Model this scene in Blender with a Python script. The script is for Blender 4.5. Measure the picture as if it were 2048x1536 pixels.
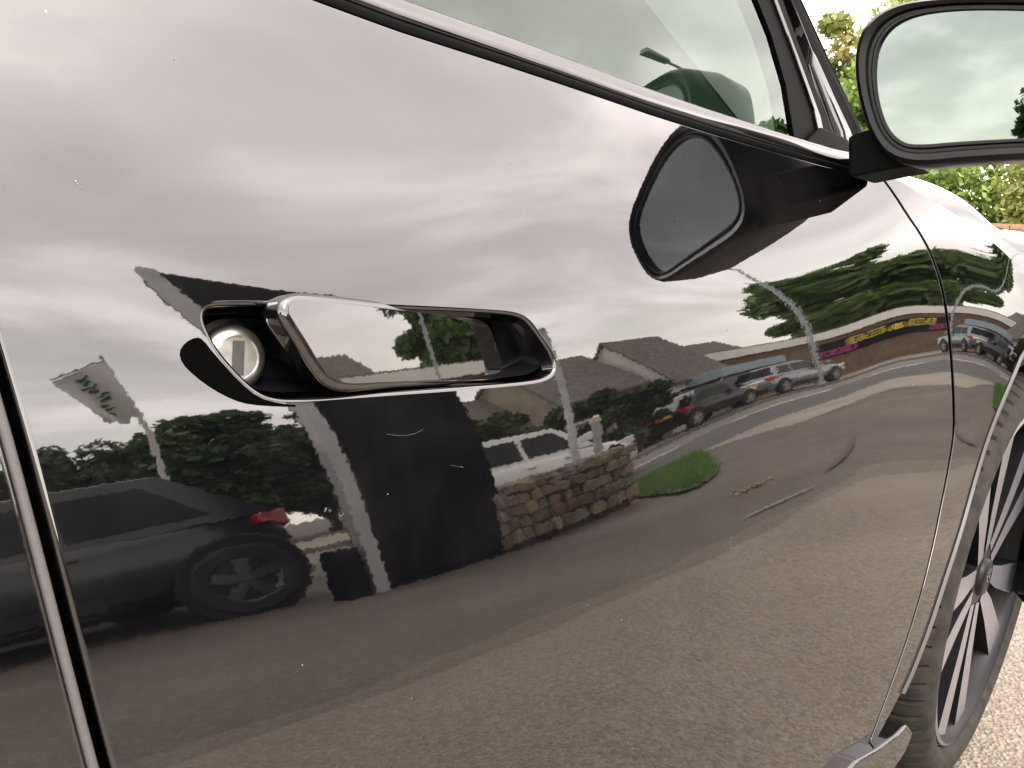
import bpy, bmesh, math, random
import numpy as np
from mathutils import Vector, Matrix
from mathutils.geometry import delaunay_2d_cdt

for o in list(bpy.data.objects): bpy.data.objects.remove(o)
SC = bpy.context.scene
COL = SC.collection
rnd = random.Random(11)
RNG = np.random.default_rng(5)

# ------------------------------------------------------------------ camera
FPX = 1540.0                      # focal length in photo pixels (2048 wide)
PSI, PITCH, ROLL = math.radians(48), math.radians(12.4), math.radians(3)
CP = np.array([0.0, -0.36, 0.82])
F = np.array([math.cos(PSI)*math.cos(PITCH), math.sin(PSI)*math.cos(PITCH), -math.sin(PITCH)])
_r = np.cross(F, [0, 0, 1.0]); _r /= np.linalg.norm(_r)
_d = np.cross(F, _r)
CR = math.cos(ROLL)*_r - math.sin(ROLL)*_d
CD = math.sin(ROLL)*_r + math.cos(ROLL)*_d
cam = bpy.data.cameras.new('camera'); camo = bpy.data.objects.new('camera', cam); COL.objects.link(camo)
cam.sensor_fit = 'HORIZONTAL'; cam.sensor_width = 36; cam.lens = FPX/2048*36
cam.clip_start = 0.01; cam.clip_end = 1500
M = Matrix(((CR[0], -CD[0], -F[0], CP[0]), (CR[1], -CD[1], -F[1], CP[1]), (CR[2], -CD[2], -F[2], CP[2]), (0, 0, 0, 1)))
camo.matrix_world = M
SC.camera = camo
SC.render.engine = 'CYCLES'
SC.cycles.max_bounces = 10; SC.cycles.glossy_bounces = 6; SC.cycles.transparent_max_bounces = 12
SC.cycles.caustics_reflective = False; SC.cycles.caustics_refractive = False

# ------------------------------------------------------------------ sky (overcast), sun, exposure
SUN_EL, SUN_AZ = math.radians(48), math.radians(200)
W = bpy.data.worlds.new('World'); SC.world = W; W.use_nodes = True
nt = W.node_tree; nt.nodes.clear()
def N(tree, t, **kw):
    n = tree.nodes.new(t)
    for k, v in kw.items(): setattr(n, k, v)
    return n
wo = N(nt, 'ShaderNodeOutputWorld'); bg = N(nt, 'ShaderNodeBackground'); bg.inputs['Strength'].default_value = 0.12
sky = N(nt, 'ShaderNodeTexSky', sky_type='NISHITA', sun_disc=False); sky.sun_elevation = SUN_EL; sky.sun_rotation = SUN_AZ
tc = N(nt, 'ShaderNodeTexCoord')
sep = N(nt, 'ShaderNodeSeparateXYZ'); nt.links.new(tc.outputs['Generated'], sep.inputs[0])
zc = N(nt, 'ShaderNodeMath', operation='MAXIMUM'); nt.links.new(sep.outputs['Z'], zc.inputs[0]); zc.inputs[1].default_value = 0.0
za = N(nt, 'ShaderNodeMath', operation='ADD'); nt.links.new(zc.outputs[0], za.inputs[0]); za.inputs[1].default_value = 0.16
dv = N(nt, 'ShaderNodeVectorMath', operation='DIVIDE'); nt.links.new(tc.outputs['Generated'], dv.inputs[0])
cmb = N(nt, 'ShaderNodeCombineXYZ')
for i in range(3): nt.links.new(za.outputs[0], cmb.inputs[i])
nt.links.new(cmb.outputs[0], dv.inputs[1])
mp = N(nt, 'ShaderNodeMapping'); mp.inputs['Rotation'].default_value = (0, 0, 0.35); mp.inputs['Scale'].default_value = (0.9, 1.7, 0.0)
nt.links.new(dv.outputs[0], mp.inputs['Vector'])
n1 = N(nt, 'ShaderNodeTexNoise'); n1.inputs['Scale'].default_value = 1.15; n1.inputs['Detail'].default_value = 6; n1.inputs['Roughness'].default_value = 0.5; n1.inputs['Distortion'].default_value = 0.35
nt.links.new(mp.outputs[0], n1.inputs['Vector'])
cr = N(nt, 'ShaderNodeValToRGB'); e = cr.color_ramp.elements
e[0].position = 0.33; e[0].color = (3.2, 2.86, 2.66, 1)
e[1].position = 0.68; e[1].color = (6.9, 6.18, 5.8, 1)
m_ = cr.color_ramp.elements.new(0.50); m_.color = (4.3, 3.85, 3.62, 1)
nt.links.new(n1.outputs['Fac'], cr.inputs['Fac'])
# an overcast sky is brightest overhead
zn_ = N(nt, 'ShaderNodeMapRange', interpolation_type='SMOOTHSTEP'); nt.links.new(sep.outputs['Z'], zn_.inputs['Value'])
zn_.inputs['From Min'].default_value = 0.45; zn_.inputs['From Max'].default_value = 0.95; zn_.inputs['To Min'].default_value = 1.0; zn_.inputs['To Max'].default_value = 1.7
zm_ = N(nt, 'ShaderNodeVectorMath', operation='SCALE'); nt.links.new(cr.outputs['Color'], zm_.inputs[0]); nt.links.new(zn_.outputs[0], zm_.inputs['Scale'])
# brighter cream towards the horizon, where the cloud sheet thins out
hz = N(nt, 'ShaderNodeMapRange'); nt.links.new(sep.outputs['Z'], hz.inputs['Value'])
hz.inputs['From Min'].default_value = 0.02; hz.inputs['From Max'].default_value = 0.34; hz.inputs['To Min'].default_value = 0.62; hz.inputs['To Max'].default_value = 0.0
hm = N(nt, 'ShaderNodeMix', data_type='RGBA'); nt.links.new(hz.outputs[0], hm.inputs['Factor']); nt.links.new(zm_.outputs[0], hm.inputs['A']); hm.inputs['B'].default_value = (7.3, 6.75, 5.75, 1)
mx = N(nt, 'ShaderNodeMix', data_type='RGBA'); mx.inputs['Factor'].default_value = 0.92
nt.links.new(sky.outputs['Color'], mx.inputs['A']); nt.links.new(hm.outputs['Result'], mx.inputs['B'])
nt.links.new(mx.outputs['Result'], bg.inputs['Color']); nt.links.new(bg.outputs[0], wo.inputs[0])
sl = bpy.data.lights.new('sun', 'SUN'); so = bpy.data.objects.new('sun', sl); COL.objects.link(so)
sl.energy = 0.5; sl.angle = math.radians(25); sl.color = (1, 0.96, 0.9)
_s = Vector((math.sin(SUN_AZ)*math.cos(SUN_EL), math.cos(SUN_AZ)*math.cos(SUN_EL), math.sin(SUN_EL)))
so.rotation_euler = _s.to_track_quat('Z', 'Y').to_euler()
vs = SC.view_settings; vs.view_transform = 'Standard'; vs.look = 'None'; vs.gamma = 1; vs.use_curve_mapping = False; vs.exposure = 2.88

# ------------------------------------------------------------------ the body side: a spline height field y = Ys(x, z)
X0, DX, NX, Z0, DZ, NZ = -.30, .07, 28, .10, .07, 18
CTRL = np.array([   # spline control heights in tenths of a millimetre, one row per 7 cm of body length
  [-550.8,-678.3,-768.0,-819.1,-831.2,-804.7,-740.3,-639.0,-501.4,-327.6,-117.9,127.1,404.6,710.7,1041.3,1393.5,1765.8,2157.8],
  [-556.9,-676.3,-760.1,-807.2,-816.7,-788.4,-723.4,-623.8,-490.3,-320.7,-111.6,136.1,416.4,721.8,1048.0,1393.5,1758.3,2142.9],
  [-568.7,-677.3,-753.0,-794.9,-801.2,-770.7,-704.2,-605.4,-476.8,-312.6,-103.4,149.8,433.5,736.9,1057.3,1396.0,1754.3,2132.4],
  [-588.3,-682.4,-747.4,-782.1,-784.5,-751.7,-683.3,-584.4,-460.9,-302.9,-92.7,168.6,455.3,754.2,1068.3,1401.3,1754.1,2126.7],
  [-618.8,-694.1,-744.8,-769.7,-766.6,-731.7,-662.3,-563.3,-442.5,-286.5,-78.2,190.0,478.3,771.4,1080.9,1410.2,1758.8,2125.9],
  [-663.6,-716.1,-748.5,-760.2,-749.1,-711.7,-643.1,-541.0,-411.4,-245.5,-57.0,210.0,497.6,788.7,1097.3,1424.5,1768.7,2129.3],
  [-726.2,-752.4,-763.3,-758.4,-736.4,-693.3,-622.4,-510.6,-363.5,-204.2,11.2,262.4,521.2,811.1,1120.5,1444.7,1783.0,2135.6],
  [-808.3,-806.5,-793.6,-770.0,-735.4,-686.5,-613.4,-491.9,-336.8,-180.1,53.0,317.9,565.2,847.1,1150.2,1468.0,1799.0,2143.0],
  [-909.9,-880.0,-842.3,-798.2,-748.3,-688.3,-605.7,-482.9,-329.1,-167.3,56.9,329.9,596.0,879.0,1177.9,1490.1,1814.3,2150.1],
  [-1027.4,-970.9,-908.8,-842.7,-774.8,-702.2,-604.7,-478.6,-324.8,-160.9,49.0,314.4,601.8,896.5,1198.3,1508.1,1827.3,2156.6],
  [-1154.3,-1073.5,-988.1,-899.3,-808.8,-716.5,-602.5,-466.8,-317.7,-162.0,45.9,308.2,605.7,908.7,1213.2,1521.8,1837.9,2163.2],
  [-1281.5,-1177.4,-1069.9,-958.8,-844.0,-724.4,-592.1,-450.3,-309.1,-168.9,48.2,327.3,626.8,925.6,1226.4,1532.7,1847.2,2171.7],
  [-1398.8,-1270.8,-1140.2,-1005.7,-864.5,-722.3,-576.9,-435.5,-304.4,-174.3,47.7,359.7,657.1,945.3,1238.9,1542.5,1857.5,2184.6],
  [-1497.6,-1344.1,-1188.7,-1030.6,-870.5,-713.4,-562.4,-426.7,-301.0,-180.6,50.3,367.3,668.1,955.6,1247.7,1551.8,1870.5,2204.3],
  [-1571.8,-1393.2,-1215.4,-1038.3,-865.9,-702.3,-551.9,-419.4,-302.7,-178.9,33.9,347.6,656.9,951.5,1249.0,1559.4,1886.9,2232.5],
  [-1619.1,-1418.5,-1223.8,-1035.5,-856.8,-692.5,-543.6,-414.7,-305.5,-183.9,4.6,308.6,625.7,930.0,1239.0,1562.9,1906.2,2269.6],
  [-1640.7,-1423.0,-1217.2,-1024.2,-846.0,-683.9,-537.4,-411.7,-307.3,-194.2,-30.2,255.7,571.1,887.8,1215.9,1561.3,1927.1,2314.6],
  [-1639.8,-1411.3,-1200.5,-1008.2,-834.3,-678.3,-539.2,-416.7,-310.5,-206.2,-53.8,194.5,500.8,832.5,1183.9,1555.5,1948.8,2365.3],
  [-1619.5,-1388.1,-1178.7,-991.8,-825.8,-679.9,-550.9,-433.5,-332.8,-243.7,-69.3,145.5,437.8,778.7,1150.8,1548.3,1970.9,2419.5],
  [-1581.8,-1356.5,-1153.6,-976.4,-823.9,-693.2,-576.5,-468.5,-380.3,-304.7,-120.6,106.4,394.8,738.0,1123.2,1542.7,1993.3,2474.9],
  [-1526.6,-1318.4,-1129.3,-962.3,-821.3,-706.2,-614.2,-542.9,-483.6,-397.1,-186.0,64.0,359.5,706.2,1101.3,1539.3,2016.1,2530.3],
  [-1454.9,-1274.9,-1112.1,-969.3,-853.7,-772.3,-727.4,-701.6,-634.1,-480.3,-257.8,3.9,311.2,668.9,1077.8,1535.3,2038.2,2584.5],
  [-1373.1,-1236.0,-1116.2,-1017.5,-948.0,-914.4,-911.6,-906.8,-836.8,-657.0,-401.6,-106.1,229.4,611.3,1043.2,1525.7,2057.3,2636.6],
  [-1290.9,-1212.2,-1150.9,-1110.5,-1096.5,-1108.6,-1131.5,-1128.1,-1048.6,-863.5,-591.7,-263.7,108.5,525.5,990.3,1505.1,2070.2,2685.1],
  [-1218.2,-1210.4,-1217.1,-1240.6,-1280.7,-1329.6,-1366.4,-1357.8,-1269.2,-1081.7,-802.3,-451.2,-44.3,411.7,916.0,1469.8,2073.7,2728.1],
  [-1162.2,-1232.2,-1310.5,-1396.6,-1485.2,-1563.2,-1609.0,-1595.8,-1499.8,-1308.3,-1022.6,-654.5,-218.3,275.5,821.7,1418.5,2065.9,2763.9],
  [-1126.6,-1276.2,-1425.2,-1570.1,-1701.5,-1804.0,-1857.7,-1842.1,-1740.4,-1543.3,-1250.1,-867.3,-406.0,122.7,710.4,1352.2,2045.8,2790.7],
  [-1112.3,-1340.4,-1557.6,-1757.2,-1926.9,-2051.1,-2112.8,-2096.4,-1990.0,-1786.6,-1484.6,-1087.8,-604.0,-43.2,584.6,1271.9,2013.7,2807.9],
], float)*1e-4
def _b(u): return np.stack([(1-u)**3/6, (3*u**3-6*u**2+4)/6, (-3*u**3+3*u**2+3*u+1)/6, u**3/6], -1)
def _db(u): return np.stack([-(1-u)**2/2, (9*u**2-12*u)/6, (-9*u**2+6*u+3)/6, u**2/2], -1)
def ys(x, z):
    x = np.atleast_1d(np.asarray(x, float)); z = np.atleast_1d(np.asarray(z, float))
    a = np.clip((x-X0)/DX, 1.0, NX-2.001); b = np.clip((z-Z0)/DZ, 1.0, NZ-2.001)
    i = np.floor(a).astype(int); j = np.floor(b).astype(int); u = a-i; v = b-j
    G = CTRL[(i[:, None]-1+np.arange(4))[:, :, None], (j[:, None]-1+np.arange(4))[:, None, :]]
    bu, bv, du, dv_ = _b(u), _b(v), _db(u), _db(v)
    return np.einsum('ni,nij,nj->n', bu, G, bv), np.einsum('ni,nij,nj->n', du, G, bv)/DX, np.einsum('ni,nij,nj->n', bu, G, dv_)/DZ
def ray(px, py):
    v = (px-1024)/FPX*CR + (py-768)/FPX*CD + F
    return v/np.linalg.norm(v)
def hit(pts):
    """photo pixels -> (x, z) on the body side"""
    out = []
    for px, py in pts:
        d = ray(px, py); t = .36/d[1]
        for k in range(30):
            P = CP+t*d; y, yx, yz = ys(P[0], P[2])
            gp = d[1]-yx[0]*d[0]-yz[0]*d[2]
            t -= float(np.clip((P[1]-y[0])/(gp if abs(gp) > .05 else .05), -.15, .15))
        P = CP+t*d; out.append((P[0], P[2]))
    return out
def S(xz, off=0.0):
    xz = np.asarray(xz, float); y, yx, yz = ys(xz[:, 0], xz[:, 1])
    P = np.stack([xz[:, 0], y, xz[:, 1]], 1)
    n = np.stack([yx, -np.ones_like(yx), yz], 1); n /= np.linalg.norm(n, axis=1)[:, None]
    return P+n*off, n
def at_y(px, py, y):
    d = ray(px, py); return CP+(y-CP[1])/d[1]*d
def on_plane(px, py, p0, nrm):
    d = ray(px, py); return CP+((p0-CP)@nrm)/(d@nrm)*d

# ------------------------------------------------------------------ materials
MATS = {}
def nm(name):
    m = bpy.data.materials.new(name); m.use_nodes = True; MATS[name] = m
    return m, m.node_tree, m.node_tree.nodes['Principled BSDF']
def mat(name, col, rough=.6, metal=0, var=0.0, scale=8.0, ior=1.5, col2=None, bump=0.0, detail=6):
    m, t, p = nm(name)
    p.inputs['Roughness'].default_value = rough; p.inputs['Metallic'].default_value = metal; p.inputs['IOR'].default_value = ior
    c = (*col, 1)
    if var or col2:
        tcn = N(t, 'ShaderNodeTexCoord'); nn = N(t, 'ShaderNodeTexNoise'); nn.inputs['Scale'].default_value = scale; nn.inputs['Detail'].default_value = detail
        t.links.new(tcn.outputs['Object'], nn.inputs['Vector'])
        r = N(t, 'ShaderNodeValToRGB'); r.color_ramp.elements[0].position = .3; r.color_ramp.elements[1].position = .7
        a = [max(0, k*(1-var)) for k in col]; b = col2 if col2 else [k*(1+var) for k in col]
        r.color_ramp.elements[0].color = (*a, 1); r.color_ramp.elements[1].color = (*b, 1)
        t.links.new(nn.outputs['Fac'], r.inputs['Fac']); t.links.new(r.outputs['Color'], p.inputs['Base Color'])
        if bump:
            bn = N(t, 'ShaderNodeBump'); bn.inputs['Distance'].default_value = bump; t.links.new(nn.outputs['Fac'], bn.inputs['Height']); t.links.new(bn.outputs[0], p.inputs['Normal'])
    else: p.inputs['Base Color'].default_value = c
    return m
def paint(name, col, ior, rough, peel, specks):
    """gloss paint: orange peel tilts the normal a little, dust and chips dull it"""
    m, t, p = nm(name)
    p.inputs['IOR'].default_value = ior
    tcn = N(t, 'ShaderNodeTexCoord'); g = N(t, 'ShaderNodeNewGeometry')
    nn = N(t, 'ShaderNodeTexNoise'); nn.inputs['Scale'].default_value = 360; nn.inputs['Detail'].default_value = 2; t.links.new(tcn.outputs['Object'], nn.inputs['Vector'])
    sb = N(t, 'ShaderNodeVectorMath', operation='SUBTRACT'); t.links.new(nn.outputs['Color'], sb.inputs[0]); sb.inputs[1].default_value = (.5, .5, .5)
    sc = N(t, 'ShaderNodeVectorMath', operation='SCALE'); t.links.new(sb.outputs[0], sc.inputs[0]); sc.inputs['Scale'].default_value = peel
    ad = N(t, 'ShaderNodeVectorMath', operation='ADD'); t.links.new(g.outputs['Normal'], ad.inputs[0]); t.links.new(sc.outputs[0], ad.inputs[1])
    no = N(t, 'ShaderNodeVectorMath', operation='NORMALIZE'); t.links.new(ad.outputs[0], no.inputs[0]); t.links.new(no.outputs[0], p.inputs['Normal'])
    # tiny bright chips and dust grains
    vo = N(t, 'ShaderNodeTexVoronoi'); vo.inputs['Scale'].default_value = 62; vo.inputs['Randomness'].default_value = 1; t.links.new(tcn.outputs['Object'], vo.inputs['Vector'])
    lt = N(t, 'ShaderNodeMath', operation='LESS_THAN'); t.links.new(vo.outputs['Distance'], lt.inputs[0]); lt.inputs[1].default_value = .034
    sx = N(t, 'ShaderNodeSeparateColor'); t.links.new(vo.outputs['Color'], sx.inputs[0])
    gt = N(t, 'ShaderNodeMath', operation='GREATER_THAN'); t.links.new(sx.outputs[0], gt.inputs[0]); gt.inputs[1].default_value = 1-specks
    mu = N(t, 'ShaderNodeMath', operation='MULTIPLY'); t.links.new(lt.outputs[0], mu.inputs[0]); t.links.new(gt.outputs[0], mu.inputs[1])
    # thin film of road dust, patchy
    du = N(t, 'ShaderNodeTexNoise'); du.inputs['Scale'].default_value = 13; du.inputs['Detail'].default_value = 8; du.inputs['Roughness'].default_value = .65; t.links.new(tcn.outputs['Object'], du.inputs['Vector'])
    dr = N(t, 'ShaderNodeMapRange'); t.links.new(du.outputs['Fac'], dr.inputs['Value']); dr.inputs['From Min'].default_value = .44; dr.inputs['From Max'].default_value = .8; dr.inputs['To Min'].default_value = 0; dr.inputs['To Max'].default_value = .022
    c1 = N(t, 'ShaderNodeMix', data_type='RGBA'); t.links.new(dr.outputs[0], c1.inputs['Factor']); c1.inputs['A'].default_value = (*col, 1); c1.inputs['B'].default_value = (.28, .24, .19, 1)
    c2 = N(t, 'ShaderNodeMix', data_type='RGBA'); t.links.new(mu.outputs[0], c2.inputs['Factor']); t.links.new(c1.outputs['Result'], c2.inputs['A']); c2.inputs['B'].default_value = (.5, .5, .48, 1)
    t.links.new(c2.outputs['Result'], p.inputs['Base Color'])
    ra = N(t, 'ShaderNodeMath', operation='MULTIPLY_ADD'); t.links.new(mu.outputs[0], ra.inputs[0]); ra.inputs[1].default_value = .4; ra.inputs[2].default_value = rough
    t.links.new(ra.outputs[0], p.inputs['Roughness'])
    return m
paint('black_paint', (.0016, .0016, .0022), 2.12, .018, .0058, .03)
paint('trim_gloss', (.006, .006, .007), 1.9, .03, .002, .02)
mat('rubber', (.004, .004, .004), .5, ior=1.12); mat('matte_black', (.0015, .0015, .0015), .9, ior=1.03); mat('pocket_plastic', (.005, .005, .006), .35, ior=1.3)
mat('tyre_rubber', (.026, .024, .021), .85, var=.35, scale=60, ior=1.3); mat('rim_silver', (.19, .185, .21), .32, .4, var=.06, scale=30); mat('rim_black', (.007, .007, .008), .4, ior=1.3)
mat('chrome', (.72, .72, .72), .12, 1); mat('lock_metal', (.62, .60, .56), .36, 1, var=.18, scale=220); mat('lock_slot', (.09, .085, .08), .5, .6)
mat('liner', (.012, .012, .012), .9); mat('cladding', (.03, .027, .023), .38, ior=1.45)
def glassmat(name, tint, ior=1.55, dust=0.0, veil_col=(.5, .6, .5)):
    m, t, p = nm(name); t.nodes.remove(p); out = t.nodes['Material Output']
    fr = N(t, 'ShaderNodeFresnel'); fr.inputs['IOR'].default_value = ior
    tr = N(t, 'ShaderNodeBsdfTransparent'); tr.inputs['Color'].default_value = (*tint, 1)
    gl = N(t, 'ShaderNodeBsdfGlossy'); gl.inputs['Roughness'].default_value = 0.0; gl.inputs['Color'].default_value = (.9, 1, .93, 1)
    ms = N(t, 'ShaderNodeMixShader'); t.links.new(fr.outputs[0], ms.inputs[0])
    src = tr
    if dust:  # this dust is a green veil painted in for foliage beyond the glass
        tl = N(t, 'ShaderNodeBsdfTranslucent'); tl.inputs['Color'].default_value = (*veil_col, 1)
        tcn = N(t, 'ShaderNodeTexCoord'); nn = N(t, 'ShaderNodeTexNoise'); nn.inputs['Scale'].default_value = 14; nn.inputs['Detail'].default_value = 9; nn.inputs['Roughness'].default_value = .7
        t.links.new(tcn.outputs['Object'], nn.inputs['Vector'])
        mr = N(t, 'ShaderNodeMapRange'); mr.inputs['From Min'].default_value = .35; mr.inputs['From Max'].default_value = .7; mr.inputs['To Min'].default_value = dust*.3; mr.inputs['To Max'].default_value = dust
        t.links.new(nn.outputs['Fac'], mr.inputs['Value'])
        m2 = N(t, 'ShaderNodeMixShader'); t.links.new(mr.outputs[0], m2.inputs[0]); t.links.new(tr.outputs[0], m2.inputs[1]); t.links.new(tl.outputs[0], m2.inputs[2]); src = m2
    t.links.new(src.outputs[0], ms.inputs[1]); t.links.new(gl.outputs[0], ms.inputs[2]); t.links.new(ms.outputs[0], out.inputs[0])
    return m
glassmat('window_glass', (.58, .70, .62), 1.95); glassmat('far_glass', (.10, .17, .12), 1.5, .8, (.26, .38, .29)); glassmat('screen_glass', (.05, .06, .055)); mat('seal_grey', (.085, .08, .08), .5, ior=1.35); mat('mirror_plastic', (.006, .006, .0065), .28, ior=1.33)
mat('mirror_silver', (.14, .166, .155), .015, 1)

# ------------------------------------------------------------------ mesh helpers
def link(name, me, m=None, parent=None, loc=None):
    o = bpy.data.objects.new(name, me); COL.objects.link(o)
    if m is not None and me is not None:
        for k in (m if isinstance(m, (list, tuple)) else [m]): me.materials.append(MATS[k] if isinstance(k, str) else k)
    if parent is not None: o.parent = parent
    if loc is not None: o.location = loc
    return o
def mesh(name, v, f, m=None, parent=None, smooth=False, normals=None, loc=None, matidx=None):
    me = bpy.data.meshes.new(name); me.from_pydata([tuple(map(float, p)) for p in v], [], [tuple(map(int, q)) for q in f]); me.validate(); me.update()
    if smooth:
        me.shade_smooth()
        if smooth is not True: me.set_sharp_from_angle(angle=math.radians(smooth))
    if normals is not None: me.shade_smooth(); me.normals_split_custom_set_from_vertices([tuple(map(float, n)) for n in normals])
    o = link(name, me, m, parent, loc)
    if matidx is not None:
        for p, i in zip(me.polygons, matidx): p.material_index = i
    return o
def tag(o, label, cat=None, group=None, kind=None):
    if label: o['label'] = label
    if cat: o['category'] = cat
    if group: o['group'] = group
    if kind: o['kind'] = kind
    return o
def empty(name, loc=(0, 0, 0), rz=0.0):
    o = bpy.data.objects.new(name, None); COL.objects.link(o); o.location = loc; o.rotation_euler = (0, 0, rz); o.empty_display_size = .2
    return o
def copy_tree(o, parent=None):
    c = o.copy(); COL.objects.link(c); c.parent = parent
    for ch in list(o.children): copy_tree(ch, c)
    return c
class MB:
    """collects boxes, prisms and tubes into one mesh"""
    def __init__(s): s.v = []; s.f = []; s.mi = []
    def add(s, v, f, mi=0):
        b = len(s.v); s.v += [tuple(p) for p in v]; s.f += [tuple(i+b for i in q) for q in f]; s.mi += [mi]*len(f); return s
    def box(s, a, b, mi=0):
        (x0, y0, z0), (x1, y1, z1) = a, b
        return s.add([(x0,y0,z0),(x1,y0,z0),(x1,y1,z0),(x0,y1,z0),(x0,y0,z1),(x1,y0,z1),(x1,y1,z1),(x0,y1,z1)], [(0,3,2,1),(4,5,6,7),(0,1,5,4),(1,2,6,5),(2,3,7,6),(3,0,4,7)], mi)
    def tube(s, pts, r, n=10, cap=True, mi=0):
        pts = [Vector(p) for p in pts]; rr = r if isinstance(r, (list, tuple)) else [r]*len(pts); v = []; f = []
        for i, p in enumerate(pts):
            d = (pts[min(i+1, len(pts)-1)]-pts[max(i-1, 0)]).normalized()
            a = d.cross(Vector((0, 0, 1)) if abs(d.z) < .9 else Vector((1, 0, 0))).normalized(); b = d.cross(a)
            for k in range(n):
                t = 2*math.pi*k/n; v.append(p+(a*math.cos(t)+b*math.sin(t))*rr[i])
        for i in range(len(pts)-1):
            for k in range(n): f.append((i*n+k, i*n+(k+1) % n, (i+1)*n+(k+1) % n, (i+1)*n+k))
        if cap: f.append(tuple(range(n-1, -1, -1))); f.append(tuple((len(pts)-1)*n+k for k in range(n)))
        return s.add(v, f, mi)
    def prism(s, poly, h0, h1, axis='y', mi=0):
        n = len(poly)
        def P(a, b, h): return {'y': (a, h, b), 'z': (a, b, h), 'x': (h, a, b)}[axis]
        v = [P(a, b, h0) for a, b in poly]+[P(a, b, h1) for a, b in poly]
        return s.add(v, [tuple(range(n)), tuple(range(2*n-1, n-1, -1))]+[(i, n+i, n+(i+1) % n, (i+1) % n) for i in range(n)], mi)
    def build(s, name, m, parent=None, smooth=False, loc=None, bevel=0, seg=2):
        o = mesh(name, s.v, s.f, m, parent, False, None, loc, s.mi)
        bm = bmesh.new(); bm.from_mesh(o.data); bmesh.ops.recalc_face_normals(bm, faces=bm.faces)
        if bevel:
            bmesh.ops.bevel(bm, geom=list(bm.edges), offset=bevel, segments=seg, affect='EDGES', profile=.6, clamp_overlap=True)
        bm.to_mesh(o.data); bm.free()
        if smooth:
            o.data.shade_smooth()
            if smooth is not True: o.data.set_sharp_from_angle(angle=math.radians(smooth))
        return o
def resample(poly, step, closed=True):
    P = [np.array(p, float) for p in poly]; out = []
    m = len(P) if closed else len(P)-1
    for i in range(m):
        a, b = P[i], P[(i+1) % len(P)]; L = np.linalg.norm(b-a); n = max(1, int(round(L/step)))
        for k in range(n): out.append(a+(b-a)*k/n)
    if not closed: out.append(P[-1])
    return np.array(out)
def smooth_poly(poly, it=2, closed=True):
    """Chaikin corner cutting"""
    P = [np.array(p, float) for p in poly]
    for _ in range(it):
        Q = []; n = len(P)
        for i in range(n if closed else n-1):
            a, b = P[i], P[(i+1) % n]; Q += [a*.75+b*.25, a*.25+b*.75]
        P = Q if closed else [P[0]]+Q[1:-1]+[P[-1]]
    return np.array(P)
def inside(poly, pts):
    x, y = pts[:, 0], pts[:, 1]; r = np.zeros(len(pts), bool); n = len(poly)
    for i in range(n):
        x0, y0 = poly[i]; x1, y1 = poly[(i+1) % n]
        if y0 == y1: continue
        c = ((y0 > y) != (y1 > y)) & (x < (x1-x0)*(y-y0)/(y1-y0)+x0); r ^= c
    return r
def out_dirs(loop):
    """in-plane outward directions of a closed loop"""
    A = np.sum(loop[:, 0]*np.roll(loop[:, 1], -1)-np.roll(loop[:, 0], -1)*loop[:, 1])
    t = np.roll(loop, -1, 0)-np.roll(loop, 1, 0); t /= np.maximum(np.linalg.norm(t, axis=1), 1e-9)[:, None]
    o = np.stack([t[:, 1], -t[:, 0]], 1)
    return o if A > 0 else -o
def cdt(outer, holes, grid, clear):
    pts = [tuple(p) for p in outer]; edges = [(i, (i+1) % len(outer)) for i in range(len(outer))]
    for h in holes:
        b = len(pts); pts += [tuple(p) for p in h]; edges += [(b+i, b+(i+1) % len(h)) for i in range(len(h))]
    B = np.array(pts)
    if grid:
        lo, hi = outer.min(0), outer.max(0)
        gx, gz = np.meshgrid(np.arange(lo[0], hi[0], grid), np.arange(lo[1], hi[1], grid)); g = np.stack([gx.ravel(), gz.ravel()], 1)
        k = inside(outer, g)
        for h in holes: k &= ~inside(h, g)
        g = g[k]
        dm = np.concatenate([np.sqrt(((c[:, None]-B[None])**2).sum(2)).min(1) for c in np.array_split(g, max(1, len(g)//400))])
        pts += [tuple(p) for p in g[dm > clear]]
    V, E_, Fc, *_ = delaunay_2d_cdt([Vector(p) for p in pts], edges, [], 0, 1e-7)
    V = np.array([tuple(p) for p in V]); T = np.array([tuple(f) for f in Fc]); c = V[T].mean(1)
    k = inside(outer, c)
    for h in holes: k &= ~inside(h, c)
    return V, T[k]
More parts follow.
